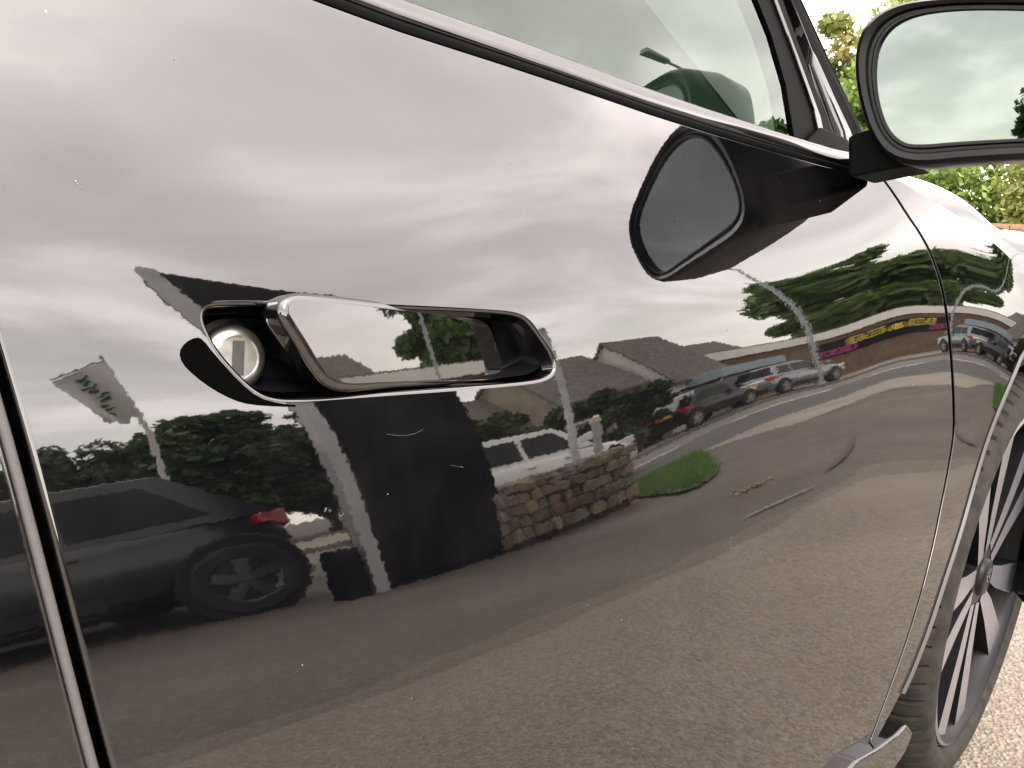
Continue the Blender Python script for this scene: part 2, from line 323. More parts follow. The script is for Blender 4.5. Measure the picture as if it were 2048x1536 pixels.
def panel(name, outer, m, parent, holes=(), off=0.0, flange=.012, r=.0022, grid=.011):
    """a body panel on the spline side, its edges rolled inward"""
    outer = resample(outer, .006); holes = [resample(h, .004) for h in holes]
    V, T = cdt(outer, holes, grid, grid*.45)
    P, n = S(V, off)
    vs_, fs, ns = list(P), [tuple(t) for t in T], list(n)
    # winding towards the outside
    a, b, c = P[T[:, 0]], P[T[:, 1]], P[T[:, 2]]; sg = (np.cross(b-a, c-a)*n[T[:, 0]]).sum(1)
    fs = [t if s_ > 0 else t[::-1] for t, s_ in zip(fs, sg)]
    for loop, sgn in [(outer, 1)]+[(h, -1) for h in holes]:
        od = out_dirs(loop)*sgn; Q, nq = S(loop, off); y, yx, yz = ys(loop[:, 0], loop[:, 1])
        t3 = np.stack([od[:, 0], yx*od[:, 0]+yz*od[:, 1], od[:, 1]], 1); t3 /= np.linalg.norm(t3, axis=1)[:, None]
        k = len(loop); b0 = len(vs_); rows = []
        for an in (0, 30, 60, 90):
            s_, c_ = math.sin(math.radians(an)), math.cos(math.radians(an))
            vs_ += list(Q+t3*r*s_-nq*r*(1-c_)); ns += list(nq*c_+t3*s_)
        vs_ += list(Q+t3*r-nq*flange); ns += list(t3)
        for q in range(4):
            for i in range(k):
                j = (i+1) % k; f_ = (b0+q*k+i, b0+q*k+j, b0+(q+1)*k+j, b0+(q+1)*k+i)
                A_, B_, C_ = (np.array(vs_[f_[0]]), np.array(vs_[f_[1]]), np.array(vs_[f_[2]]))
                nn_ = np.cross(B_-A_, C_-A_); fs.append(f_ if nn_@(ns[f_[0]]+ns[f_[2]]) > 0 else f_[::-1])
    return mesh(name, vs_, fs, m, parent, normals=ns)
def strip(name, line, w, off, m, parent):
    """a narrow band following a line on the side, sunk by off"""
    L = resample(line, .008, False); t = np.gradient(L, axis=0); t /= np.linalg.norm(t, axis=1)[:, None]; o_ = np.stack([t[:, 1], -t[:, 0]], 1)
    A, _ = S(L-o_*w/2, off); B, _ = S(L+o_*w/2, off); k = len(L)
    return mesh(name, list(A)+list(B), [(i, i+1, k+i+1, k+i) for i in range(k-1)], m, parent, True)
def lathe(prof, n, axis='y'):
    """profile [(r, h)] turned about an axis"""
    v = []; f = []; k = len(prof)
    for i in range(n):
        a = 2*math.pi*i/n
        for r_, h in prof: v.append((r_*math.cos(a), h, r_*math.sin(a)) if axis == 'y' else (r_*math.cos(a), r_*math.sin(a), h))
    for i in range(n):
        for j in range(k-1): f.append((i*k+j, i*k+j+1, ((i+1) % n)*k+j+1, ((i+1) % n)*k+j))
    return v, f

# ------------------------------------------------------------------ ground, road, pavement
def asphalt(name, a, b, chip, chips, scale, rough=.85):
    m, t, p = nm(name); p.inputs['Roughness'].default_value = rough
    tcn = N(t, 'ShaderNodeTexCoord')
    n0 = N(t, 'ShaderNodeTexNoise'); n0.inputs['Scale'].default_value = .9; n0.inputs['Detail'].default_value = 7; t.links.new(tcn.outputs['Object'], n0.inputs['Vector'])
    r0 = N(t, 'ShaderNodeValToRGB'); r0.color_ramp.elements[0].position = .32; r0.color_ramp.elements[1].position = .68; r0.color_ramp.elements[0].color = (*a, 1); r0.color_ramp.elements[1].color = (*b, 1)
    t.links.new(n0.outputs['Fac'], r0.inputs['Fac'])
    v = N(t, 'ShaderNodeTexVoronoi'); v.inputs['Scale'].default_value = scale; t.links.new(tcn.outputs['Object'], v.inputs['Vector'])
    s = N(t, 'ShaderNodeSeparateColor'); t.links.new(v.outputs['Color'], s.inputs[0])
    r1 = N(t, 'ShaderNodeValToRGB'); r1.color_ramp.elements[0].position = 0; r1.color_ramp.elements[0].color = (.35, .35, .35, 1); r1.color_ramp.elements[1].position = 1; r1.color_ramp.elements[1].color = (*chip, 1)
    q = r1.color_ramp.elements.new(.5); q.color = (.9, .9, .9, 1)
    t.links.new(s.outputs[0], r1.inputs['Fac'])
    mm = N(t, 'ShaderNodeMix', data_type='RGBA', blend_type='MULTIPLY'); mm.inputs['Factor'].default_value = chips; t.links.new(r0.outputs['Color'], mm.inputs['A']); t.links.new(r1.outputs['Color'], mm.inputs['B'])
    t.links.new(mm.outputs['Result'], p.inputs['Base Color'])
    bn = N(t, 'ShaderNodeBump'); bn.inputs['Distance'].default_value = .006; bn.inputs['Strength'].default_value = .8; t.links.new(v.outputs['Distance'], bn.inputs['Height']); t.links.new(bn.outputs[0], p.inputs['Normal'])
    return m
asphalt('forecourt_tarmac', (.078, .066, .053), (.118, .099, .08), (1.5, 1.5, 1.5), .5, 90)
asphalt('bay_tarmac', (.168, .14, .108), (.22, .185, .145), (1.6, 1.56, 1.5), .55, 150)
asphalt('worn_tarmac', (.115, .097, .077), (.16, .135, .107), (1.6, 1.56, 1.5), .55, 130)
asphalt('road_tarmac', (.060, .058, .056), (.085, .08, .075), (1.4, 1.4, 1.4), .4, 60)
asphalt('road_worn', (.13, .12, .105), (.17, .155, .135), (1.4, 1.4, 1.4), .4, 60)
asphalt('pavement_tarmac', (.20, .175, .14), (.27, .235, .19), (1.3, 1.3, 1.3), .4, 50)
mat('kerb_stone', (.16, .15, .14), .85, var=.3, scale=3); mat('road_paint', (.72, .70, .66), .7, var=.2, scale=12)
mat('lawn_base', (.05, .10, .02), .9, var=.4, scale=6); mat('grass_blade', (.085, .19, .03), .7, var=.4, scale=5)
def sheet(name, pts, z, m, kind='structure'):
    o = mesh(name, [(x, y, z) for x, y in pts], [tuple(range(len(pts)))], m); o['kind'] = kind
    if o.data.polygons[0].normal.z < 0: o.data.flip_normals()
    return o
R_ = lambda x0, y0, x1, y1: [(x0, y0), (x1, y0), (x1, y1), (x0, y1)]
sheet('ground', R_(-400, -400, 400, 400), 0, 'forecourt_tarmac')
edge = lambda y0, a, s: [(x, y0+.03*math.sin(x*1.3+s)+a*math.sin(x*4.1+2*s)+a*.7*math.sin(x*11+s)) for x in np.arange(-8, 9.51, .1)]
sheet('parking_bay', edge(-1.80, .02, .4)+[(9.5, 6), (-8, 6)], .008, 'bay_tarmac')
sheet('bay_margin', edge(-1.98, .025, 1.7)+[(9.5, -1.5), (-8, -1.5)], .004, 'worn_tarmac')
sheet('road', R_(-150, -9.75, 200, -6.35), .004, 'road_tarmac'); sheet('road_lane', R_(-150, -13.0, 200, -9.75), .004, 'road_worn')
sheet('verge_path', R_(9.2, -6.35, 200, -4.9), .004, 'pavement_tarmac')
for i in range(14):
    x = 9.0+i*6.0; sheet('lane_marking', R_(x, -9.68, x+4.2, -9.54), .008, 'road_paint')
MB().box((-150, -13.16, 0), (200, -13.0, .11)).build('kerb', 'kerb_stone', bevel=.015)['kind'] = 'structure'
MB().box((-150, -18.0, 0), (200, -13.162, .105)).build('pavement', 'pavement_tarmac')['kind'] = 'structure'
# worn patches, a tar streak and litter leaves on the forecourt
asphalt('tar', (.05, .045, .04), (.07, .06, .055), (1, 1, 1), .2, 60)
tar = smooth_poly([(4.75, -2.22), (5.1, -2.30), (5.7, -2.50), (6.3, -2.76), (6.5, -2.82), (6.25, -2.71), (5.7, -2.45), (5.15, -2.26)], 2)
sheet('tar_patch', [tuple(p) for p in tar], .012, 'tar')
tar = smooth_poly([(3.75, -2.16), (3.95, -2.18), (4.3, -2.12), (4.5, -2.06), (4.3, -2.09), (3.95, -2.145)], 2)
sheet('road_scuff', [tuple(p) for p in tar], .012, 'pavement_tarmac')
mat('dry_leaf', (.35, .26, .12), .8, var=.4, scale=20)
def scatter_leaves(name, cx, cy, n, sp, size):
    v = []; f = []
    for i in range(n):
        x, y = rnd.gauss(cx, sp), rnd.gauss(cy, sp*.4); a = rnd.random()*6.3; s = size*rnd.uniform(.5, 1.2); b = len(v)
        for da, r_, h in ((0, 1, .004), (1.2, .55, .012), (math.pi, 1, .006), (-1.2, .55, .010)): v.append((x+s*r_*math.cos(a+da), y+s*r_*math.sin(a+da), .004+h))
        f.append((b, b+1, b+2, b+3))
    o = mesh(name, v, f, 'dry_leaf'); tag(o, 'scatter of dry leaves lying on the forecourt tarmac', 'leaves', kind='stuff'); return o
scatter_leaves('leaf_litter', 4.8, -2.75, 40, .08, .03)
# lawn corner behind the wall end
lawn = smooth_poly([(5.78, -4.3), (5.3, -3.62), (6.0, -3.75), (6.9, -4.45), (8.4, -5.6), (9.2, -6.3), (7.6, -6.32), (6.3, -5.3)], 2)
g_l = sheet('lawn', [tuple(p) for p in lawn], .03, 'lawn_base')
v = []; f = []
lp = np.array(lawn); lo, hi = lp.min(0), lp.max(0); gp_ = RNG.uniform(lo, hi, (14000, 2)); gp_ = gp_[inside(lp, gp_)]
for x, y in gp_:
    a = rnd.random()*6.3; h = rnd.uniform(.05, .11); b = len(v); lx_, ly_ = rnd.gauss(0, .02), rnd.gauss(0, .02)
    v += [(x+.006*math.cos(a), y+.006*math.sin(a), .02), (x-.006*math.cos(a), y-.006*math.sin(a), .02), (x+lx_, y+ly_, .03+h)]; f.append((b, b+1, b+2))
tag(mesh('grass', v, f, 'grass_blade'), 'short green grass on the lawn corner by the wall end', 'grass', kind='stuff')

# ------------------------------------------------------------------ the black car, its side close to the camera
CAR = tag(empty('black_car', (0.6, .8, 0)), 'glossy black car filling the view, its door mirroring the street', 'car')
CARM = Matrix.Translation(CAR.location)
def fix(o):           # parts are modelled in world coordinates; keep them there under the car's origin
    o.matrix_parent_inverse = CARM.inverted(); return o
FS = np.array(hit([(1762, 352), (1790, 390), (1815, 430), (1840, 466), (1860, 502), (1875, 541), (1887, 585), (1894, 630), (1900, 680), (1905, 740), (1908, 800), (1909, 862), (1903, 905), (1894, 955), (1883, 1010), (1868, 1085), (1850, 1160), (1830, 1230), (1806, 1305), (1775, 1390), (1738, 1488)]))
FS = smooth_poly(FS, 1, False)
RS = np.array([(.022, .948), (.034, .88), (.043, .81)]+hit([(2, 655), (60, 850), (120, 1080), (180, 1320), (235, 1536)])+[(.078, .52), (.092, .44), (.12, .37), (.165, .325), (.23, .305)])
RS = smooth_poly(RS, 2, False)
BL = np.array(hit([(1735, 352), (1690, 345), (1500, 292), (1300, 231), (1000, 130), (800, 66), (640, 8)])+[(.12, .938), (.022, .948)])
DB = np.array([(.23, .305), (.45, .300)]+hit([(1690, 1516), (1738, 1488)]))
# pocket of the handle
HOLE = smooth_poly(hit([(401, 650), (399, 625), (413, 605), (440, 600), (560, 601), (800, 609), (960, 616), (1030, 622), (1058, 635), (1082, 668), (1108, 706), (1116, 738), (1104, 757), (1070, 769), (900, 783), (720, 797), (590, 807), (540, 803), (505, 785), (470, 752), (430, 706)]), 2)
door_outline = np.concatenate([RS[::-1], BL[::-1][1:-1], FS-[.0046, 0], DB[::-1][1:-1]])
DOOR = fix(panel('door', door_outline, 'black_paint', CAR, [HOLE], flange=.014, r=.0026))
def sub(o):            # sub-parts of the door, modelled in world coordinates
    o.matrix_parent_inverse = CARM.inverted(); return o
def under(par, o):
    o.parent = par; return o
# pocket walls and floor
hl = resample(HOLE, .004); Q, nq = S(hl, 0); od = -out_dirs(hl); y_, yx_, yz_ = ys(hl[:, 0], hl[:, 1])
t3 = np.stack([od[:, 0], yx_*od[:, 0]+yz_*od[:, 1], od[:, 1]], 1); k = len(hl); vs_, fs = [], []
inn = np.array([0, 1.0, 0])
for dep, ins in ((.0135, .0024), (.018, .003), (.028, .0035), (.034, .006), (.036, .012)): vs_ += list(Q+t3*ins+inn*dep)
for q in range(4):
    for i in range(k): fs.append((q*k+i, q*k+(i+1) % k, (q+1)*k+(i+1) % k, (q+1)*k+i))
fs.append(tuple(4*k+i for i in range(k)))
POCKET = mesh('handle_pocket', vs_, fs, 'pocket_plastic', DOOR, 30)
# handle: a flat gloss blade, proud at the rear, sinking into the pocket towards the front
hn = np.array([math.sin(math.radians(13.6))*math.cos(math.radians(12.4)), -math.cos(math.radians(13.6))*math.cos(math.radians(12.4)), math.sin(math.radians(12.4))])
hp0 = at_y(585, 620, -.020)
hpx = [(584, 606), (620, 601), (760, 617), (900, 632), (1000, 645), (1060, 655), (1078, 700), (1062, 752), (1040, 757), (900, 759), (760, 764), (695, 768), (662, 756), (640, 728), (612, 680), (586, 640), (578, 622)]
hpl = smooth_poly([on_plane(a, b, hp0, hn) for a, b in hpx], 2)
e1 = np.array([math.cos(math.radians(13.6)), math.sin(math.radians(13.6)), 0]); e2 = np.cross(hn, e1); e2 = e2 if e2[2] > 0 else -e2
h2 = np.stack([(hpl-hp0)@e1, (hpl-hp0)@e2], 1); h2 = resample(h2, .003); ho = out_dirs(h2); k = len(h2)
V2, T2 = cdt(h2, [], .006, .0025)
vs_ = [hp0+a*e1+b*e2 for a, b in V2]; ns = [hn]*len(vs_); fs = [tuple(t) for t in T2]
sg = [np.cross(vs_[t[1]]-vs_[t[0]], vs_[t[2]]-vs_[t[0]])@hn for t in fs]; fs = [t if s_ > 0 else t[::-1] for t, s_ in zip(fs, sg)]
b0 = len(vs_); RR = .0045
for an, dn in ((0, 0), (22, 0), (45, 0), (68, 0), (90, 0), (90, .007), (140, .011), (175, .012)):
    s_, c_ = math.sin(math.radians(an)), math.cos(math.radians(an))
    for (a, b), (oa, ob) in zip(h2, ho):
        o3 = oa*e1+ob*e2; vs_.append(hp0+a*e1+b*e2+o3*RR*s_-hn*(RR*(1-c_)+dn)); ns.append(hn*c_+o3*s_)
for q in range(7):
    for i in range(k):
        j = (i+1) % k; f_ = (b0+q*k+i, b0+q*k+j, b0+(q+1)*k+j, b0+(q+1)*k+i)
        nn_ = np.cross(vs_[f_[1]]-vs_[f_[0]], vs_[f_[2]]-vs_[f_[0]]); fs.append(f_ if nn_@(ns[f_[0]]+ns[f_[2]]) > 0 else f_[::-1])
fs.append(tuple(b0+7*k+i for i in range(k)))
HANDLE = mesh('door_handle', vs_, fs, 'black_paint', DOOR, normals=ns)
# hinge block behind the blade's rear end
a_, b_ = at_y(548, 632, .012), at_y(600, 715, .012)
MB().box((a_[0], -.004, b_[2]), (b_[0]+.02, .022, a_[2])).build('handle_stem', 'pocket_plastic', DOOR, bevel=.003)
# lock barrel
lc = at_y(468, 716, .005); ln = Vector((.10, -.97, .16)).normalized()
prof = [(.0, -.0035), (.0088, -.0035), (.0094, -.0028), (.0098, -.0035), (.0118, -.0030), (.0138, -.0012), (.0145, .0012), (.0145, .004), (.0170, .0045), (.0176, .0060), (.0176, .030)]
v, f = lathe(prof, 48)
rot = Vector((0, -1, 0)).rotation_difference(ln).to_matrix()
def lx(p): return tuple(rot @ (Vector(p)*1.14) + Vector(lc))
mi = [0 if (i % (len(prof)-1)) < 7 else 1 for i in range(len(f))]
LOCK = mesh('lock_cylinder', [lx(p) for p in v], f, ['lock_metal', 'pocket_plastic'], DOOR, 40, matidx=mi)
ks = MB()
ks.box((-.0029, -.0047, -.0084), (.0029, -.0041, .0084)).build('keyhole', 'lock_slot', DOOR)
kh = [o for o in DOOR.children if o.name.startswith('keyhole')][0]; kh.data.transform(Matrix.Translation(Vector(lc)) @ rot.to_4x4() @ Matrix.Rotation(math.radians(8), 4, 'Y'))
# flush matte black patch laid on the skin below the rear end of the pocket
patch = smooth_poly(hit([(392, 676), (372, 686), (360, 704), (366, 726), (392, 752), (428, 778), (466, 798), (500, 808), (560, 812), (600, 812), (560, 809), (516, 797), (478, 766), (428, 711), (404, 680)]), 1)
panel('black_patch', patch, 'matte_black', DOOR, off=.0007, flange=.0015, r=.0004, grid=0)
# rear edge: quarter panel, dark gap and the rubber lip in it
qs = RS-[.0125, 0]
notch = [(-1.25+.37*math.cos(math.radians(a)), .315+.37*math.sin(math.radians(a))) for a in range(-15, 196, 10)]
q_outline = np.concatenate([np.array([(.0, .968), (-.3, .985), (-1.3, 1.0), (-2.0, .98), (-2.1, .6), (-2.05, .25), (-1.66, .22)]), np.array(notch[::-1]), np.array([(-.85, .22), (-.3, .22), (.2, .22)]), qs[::-1]])
fix(panel('quarter_panel', q_outline, 'black_paint', CAR, grid=.03, flange=.014))
fix(strip('gap_shade', RS-[.006, 0], .034, -.015, 'matte_black', CAR)); fix(strip('gap_shade', FS, .03, -.015, 'matte_black', CAR))  # black strips added behind the gaps stand in for their shade
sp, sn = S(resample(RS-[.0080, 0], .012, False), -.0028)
fix(MB().tube([tuple(p) for p in sp], .0021, 12).build('edge_seal', 'seal_grey', CAR, smooth=True))  # its grey base colour stands in for reflected sky
# fender, its arch lip, sill
bon = hit([(1772, 353), (1800, 362), (1855, 397), (1920, 434), (1985, 482), (2046, 540)])
bx = bon[-1]; bon += [(bx[0]+.10, bx[1]-.006), (bx[0]+.2, bx[1]-.014), (1.50, bx[1]-.03)]; bon = smooth_poly(bon, 1, False)
arch = hit([(2046, 694), (2022, 752), (1998, 808), (1974, 870), (1952, 940), (1932, 1012), (1912, 1080), (1884, 1165), (1854, 1258), (1822, 1340), (1800, 1388)])
ax_, az_ = arch[0]
archf = [(1.48, .50), (1.46, .58), (1.42, .65), (1.36, .697), (1.29, az_+.026), (1.22, az_+.024)]
arch_all = smooth_poly(archf+arch, 1, False)
tip = hit([(1762, 1472), (1752, 1480)])
f_outline = np.concatenate([FS+[.0034, 0], [(1.50, .46)][:0] if False else np.array(tip[::-1])*0+np.array(tip), arch_all[::-1], np.array([(1.50, .50)]), bon[::-1]])
fix(panel('fender', f_outline, 'black_paint', CAR, flange=.012, grid=.012, r=.0007))
hub = np.array([1.322, -.038, .300])
A, an_ = S(arch_all, .0015); k = len(A); vs_ = []
for p in range(4):
    for i in range(k):
        d = hub-A[i]; d[1] = 0; d /= np.linalg.norm(d)
        vs_.append(A[i]+[d*.0022+np.array([0, .001, 0]), d*.004+np.array([0, -.0022, 0]), d*.0125+np.array([0, -.0005, 0]), d*.015+np.array([0, .035, 0])][p])
mesh_ = mesh('arch_lip', vs_, [(q*k+i, q*k+i+1, (q+1)*k+i+1, (q+1)*k+i) for q in range(3) for i in range(k-1)], 'cladding', CAR, 25); fix(mesh_)
sill = np.array([(-.83, .285), (.2, .292), (.45, .287)]+hit([(1690, 1522), (1736, 1496)])); sl_ = np.concatenate([sill, np.array(hit([(1772, 1470), (1792, 1450), (1800, 1462), (1788, 1492), (1762, 1530)])), np.array([(.70, .225), (.4, .19), (-.83, .19)])])
fix(panel('sill_cladding', sl_, 'trim_gloss', CAR, off=.012, flange=.03, r=.004, grid=.03))
# bonnet
B3, bn_ = S(bon, 0); k = len(B3); vs_ = []; fs = []
cols = [(0, 0), (.012, .5), (.03, .75), (.06, .92), (.11, 1.0), (.25, 1.12), (.5, 1.25), (.78, 1.3), (1.06, 1.25), (1.31, 1.12), (1.45, 1.0), (1.53, .4)]
for i in range(k):
    s_ = i/(k-1); rise = .010+.052*min(1, s_*2.2)
    for dy, fz in cols: vs_.append((B3[i][0]-.02*(1-s_)*min(1, dy*3), B3[i][1]+.004+dy*(1.0 if dy < .2 else 1.02), B3[i][2]+.001+rise*fz))
m_c = len(cols)
for i in range(k-1):
    for j in range(m_c-1): fs.append((i*m_c+j, i*m_c+j+1, (i+1)*m_c+j+1, (i+1)*m_c+j))
BON = fix(mesh('bonnet', vs_, fs, 'black_paint', CAR, True)); BON.data.flip_normals()
md = BON.modifiers.new('sub', 'SUBSURF'); md.levels = 2; md.render_levels = 2
# belt: rubber seal, gloss trim
bl = resample(BL[::-1], .02, False)
P0, n0 = S(bl, 0)
def sweep(name, prof, m, sm=True, taper=None):
    vs_ = []; k = len(P0); up = np.array([0, .42, .907])
    for j, (a, b) in enumerate(prof):
        for i in range(k):
            tp = 1 if taper is None else taper(P0[i][0]); vs_.append(P0[i]+n0[i]*a+up*b*tp)
    return fix(mesh(name, vs_, [(j*k+i, j*k+i+1, (j+1)*k+i+1, (j+1)*k+i) for j in range(len(prof)-1) for i in range(k-1)], m, CAR, sm))
sweep('belt_seal', [(-.010, .000), (.0005, .0015), (.0022, .004), (.0022, .0065), (-.001, .0085), (-.012, .010)], 'rubber', 40)
sweep('belt_trim', [(-.012, .0085), (-.0005, .0092), (.0012, .0105), (.0014, .0130), (.0010, .0225), (.0002, .0245), (-.003, .0262), (-.020, .0270)], 'trim_gloss', 60)
# side window plane
wa = np.array([.217, .0700, .953]); wb = np.array([.800, .0800, .9065]); w1 = (wb-wa)/np.linalg.norm(wb-wa)
up = np.array([0, math.sin(math.radians(8)), math.cos(math.radians(8))]); up -= (up@w1)*w1; up /= np.linalg.norm(up); wn = np.cross(w1, up)
wn = wn if wn[1] < 0 else -wn
def wpl(px, py, off=0): return on_plane(px, py, wa+wn*off, wn)
def w2(p): return np.array([(p-wa)@w1, (p-wa)@up])
def w3(q, off=0): return wa+q[0]*w1+q[1]*up+wn*off
gl_a, gl_b = w2(wpl(1590, 290)), w2(wpl(1530, 40))           # front edge of the glass
gd = (gl_b-gl_a)/(gl_b[1]-gl_a[1]); TOP = .72
gt = gl_a+gd*(TOP-gl_a[1])
def wpoly(name, q, m, off, th=.003, bev=0):
    n_ = len(q); v = [w3(p, off) for p in q]+[w3(p, off-th) for p in q]
    mb = MB(); mb.add(v, [tuple(range(n_)), tuple(range(2*n_-1, n_-1, -1))]+[(i, n_+i, n_+(i+1) % n_, (i+1) % n_) for i in range(n_)])
    return fix(mb.build(name, m, CAR, bevel=bev))
g_ = [(-1.5, -.03), (gl_a[0]+.02, -.03), gl_a, gt, (-.4, TOP), (-1.5, TOP-.05)]
GL = fix(mesh('window_glass', [w3(np.array(p)) for p in g_], [tuple(range(len(g_)))], 'window_glass', CAR))
def line_up(pa, pb, top):
    d = (pb-pa)/(pb[1]-pa[1]); return [pa, pb, pa+d*(top-pa[1])]
f0 = [w2(wpl(a, b, .003)) for a, b in ((1592, 296), (1572, 170), (1543, 70), (1516, 2))]; f0.append(f0[-1]+(f0[-1]-f0[-2])/(f0[-1]-f0[-2])[1]*(TOP-f0[-1][1]))
f1 = [w2(wpl(a, b, .003)) for a, b in ((1682, 338), (1664, 262), (1612, 128), (1566, 2))]; f1.append(f1[-1]+(f1[-1]-f1[-2])/(f1[-1]-f1[-2])[1]*(TOP-f1[-1][1]))
wpoly('pillar_frame', f0+f1[::-1], 'rubber', .003, .02)
mid = [(a*.45+b*.55) for a, b in zip(f0, f1)]; mid2 = [(a*.30+b*.70) for a, b in zip(f0, f1)]
wpoly('frame_bead', mid+mid2[::-1], 'trim_gloss', .0055, .006, .0012)
p0_ = [q+np.array([.001, 0]) for q in f1]
p1_ = [w2(wpl(a, b, .0)) for a, b in ((1752, 330), (1738, 262), (1668, 130), (1604, 2))]; p1_.append(p1_[-1]+(p1_[-1]-p1_[-2])/(p1_[-1]-p1_[-2])[1]*(TOP-p1_[-1][1]))
# gloss pillar: bowed strip between frame and windscreen
vs_ = []; fs = []; cs = [(0, -.004), (.15, .001), (.35, .003), (.6, .001), (.85, -.007), (1, -.02), (1.02, -.05)]
for a, b in zip(p0_, p1_):
    for t_, o_ in cs: vs_.append(w3(a*(1-t_)+b*t_, o_))
for i in range(4):
    for j in range(len(cs)-1): fs.append((i*7+j, i*7+j+1, (i+1)*7+j+1, (i+1)*7+j))
PIL = fix(mesh('windscreen_pillar', vs_, fs, 'trim_gloss', CAR, True))
r0 = [a*.30+b*.70 for a, b in zip(p0_, p1_)]; r1 = [a*.23+b*.77 for a, b in zip(p0_, p1_)]
wpoly('screen_seal', r0+r1[::-1], 'rubber', .0022, .004)
# windscreen, roof, far side, floor
Wb, Wt = w3(p1_[0], -.03), w3(p1_[-1], -.03)
vs_ = []; fs = []
for i in range(9):
    t_ = i/8; bul = .10*math.sin(math.pi*t_)
    for s_ in (0, .5, 1):
        a = Wb*(1-s_)+Wt*s_; y0, y1 = a[1], 1.62-a[1]
        vs_.append((a[0]+bul+(.02*math.sin(math.pi*s_)), y0+(y1-y0)*t_, a[2]+(.05*math.sin(math.pi*t_) if s_ == 1 else 0)-(.015*math.sin(math.pi*t_) if s_ == 0 else 0)))
for i in range(8):
    for s_ in (0, 1): fs.append((i*3+s_, i*3+s_+1, (i+1)*3+s_+1, (i+1)*3+s_))
fix(mesh('windscreen', vs_, fs, 'screen_glass', CAR, True))  # glass coloured near black to shut out the sky ahead
top3 = w3(np.array([0, TOP]))
rz, ry = top3[2], top3[1]
vs_ = []; fs = []; xs_ = [Wt[0]+.02, Wt[0]-.2, -.3, -1.0, -1.6, -1.95]
for x in xs_:
    for j in range(9):
        t_ = j/8; vs_.append((x+.08*math.sin(math.pi*t_)*(1 if x == xs_[0] else 0), ry+(1.62-2*ry)*t_, rz+.055*math.sin(math.pi*t_)**.6-(.10 if x == -1.95 else 0)-(.02 if x == -1.6 else 0)))
for i in range(5):
    for j in range(8): fs.append((i*9+j, i*9+j+1, (i+1)*9+j+1, (i+1)*9+j))
fix(mesh('roof', vs_, fs, 'black_paint', CAR, True))
fz = [(1.64, .20), (1.70, .45), (1.68, .70), (1.60, .93)]
vs_ = [(x, y, z) for x in (-2.05, -1, 0, 1.0, 1.5) for y, z in fz]
fix(mesh('offside_panel', vs_, [(i*4+j, i*4+j+1, (i+1)*4+j+1, (i+1)*4+j) for i in range(4) for j in range(3)], 'black_paint', CAR, True))
FY = 1.56
fe = [at_y(1282, 0, FY), at_y(1402, 150, FY)]
fd = (fe[0]-fe[1])/(fe[0][2]-fe[1][2]); ftop = fe[1]+fd*(rz-fe[1][2]); fbot = fe[1]+fd*(.86-fe[1][2])
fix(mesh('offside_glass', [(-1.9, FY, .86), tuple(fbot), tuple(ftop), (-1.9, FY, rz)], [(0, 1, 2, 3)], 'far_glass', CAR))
fix(mesh('view_block', [tuple(fbot), (max(fbot[0], Wb[0])+.02, FY, .86), (max(ftop[0], Wt[0])+.02, FY, rz), tuple(ftop)], [(0, 1, 2, 3)], 'liner', CAR))  # added dark panel, blocks daylight beyond the offside glass edge
fix(MB().box((-2.0, .14, .16), (1.0, 1.55, .30)).box((1.6, .14, .18), (1.85, 1.5, .30)).build('underbody', 'liner', CAR))
fix(MB().box((-1.9, .12, .30), (.80, 1.55, .78)).build('cabin_floor', 'liner', CAR))
fix(MB().add([(-2.1, .04, .25), (-2.25, .3, .3), (-2.25, 1.3, .3), (-2.1, 1.64, .25), (-2.05, .06, .95), (-2.15, .3, 1.0), (-2.15, 1.3, 1.0), (-2.05, 1.6, .95), (-1.95, ry, rz-.1), (-1.95, .5, rz-.06), (-1.95, 1.1, rz-.06), (-1.95, 1.62-ry, rz-.1)], [(0,1,5,4),(1,2,6,5),(2,3,7,6),(4,5,9,8),(5,6,10,9),(6,7,11,10)]).build('tailgate', 'black_paint', CAR))
fix(MB().add([(1.5, -.06, .2), (1.72, .1, .2), (1.9, .5, .2), (1.9, 1.1, .2), (1.72, 1.52, .2), (1.5, 1.68, .2), (1.5, -.05, .70), (1.74, .1, .66), (1.92, .5, .64), (1.92, 1.1, .64), (1.74, 1.52, .66), (1.5, 1.67, .70), (1.48, .8, .80)], [(0,1,7,6),(1,2,8,7),(2,3,9,8),(3,4,10,9),(4,5,11,10),(6,7,12),(7,8,12),(8,9,12),(9,10,12),(10,11,12)]).build('bumper', 'black_paint', CAR, smooth=50))
# arch liner
v = []; f = []
for i in range(17):
    a = math.radians(-10+200*i/16)
    for y in (-.055, .30): v.append((hub[0]+.365*math.cos(a)*1.0, y+(.02 if y < 0 else 0), hub[2]+.35*math.sin(a)))
for i in range(16): f.append((2*i, 2*i+1, 2*i+3, 2*i+2))
b0 = len(v); v += [(hub[0]+.36*math.cos(math.radians(-10+200*i/16)), .30, hub[2]+.345*math.sin(math.radians(-10+200*i/16))) for i in range(17)]
f.append(tuple(range(b0, b0+17)))
fix(mesh('arch_liner', v, f, 'liner', CAR, 30))
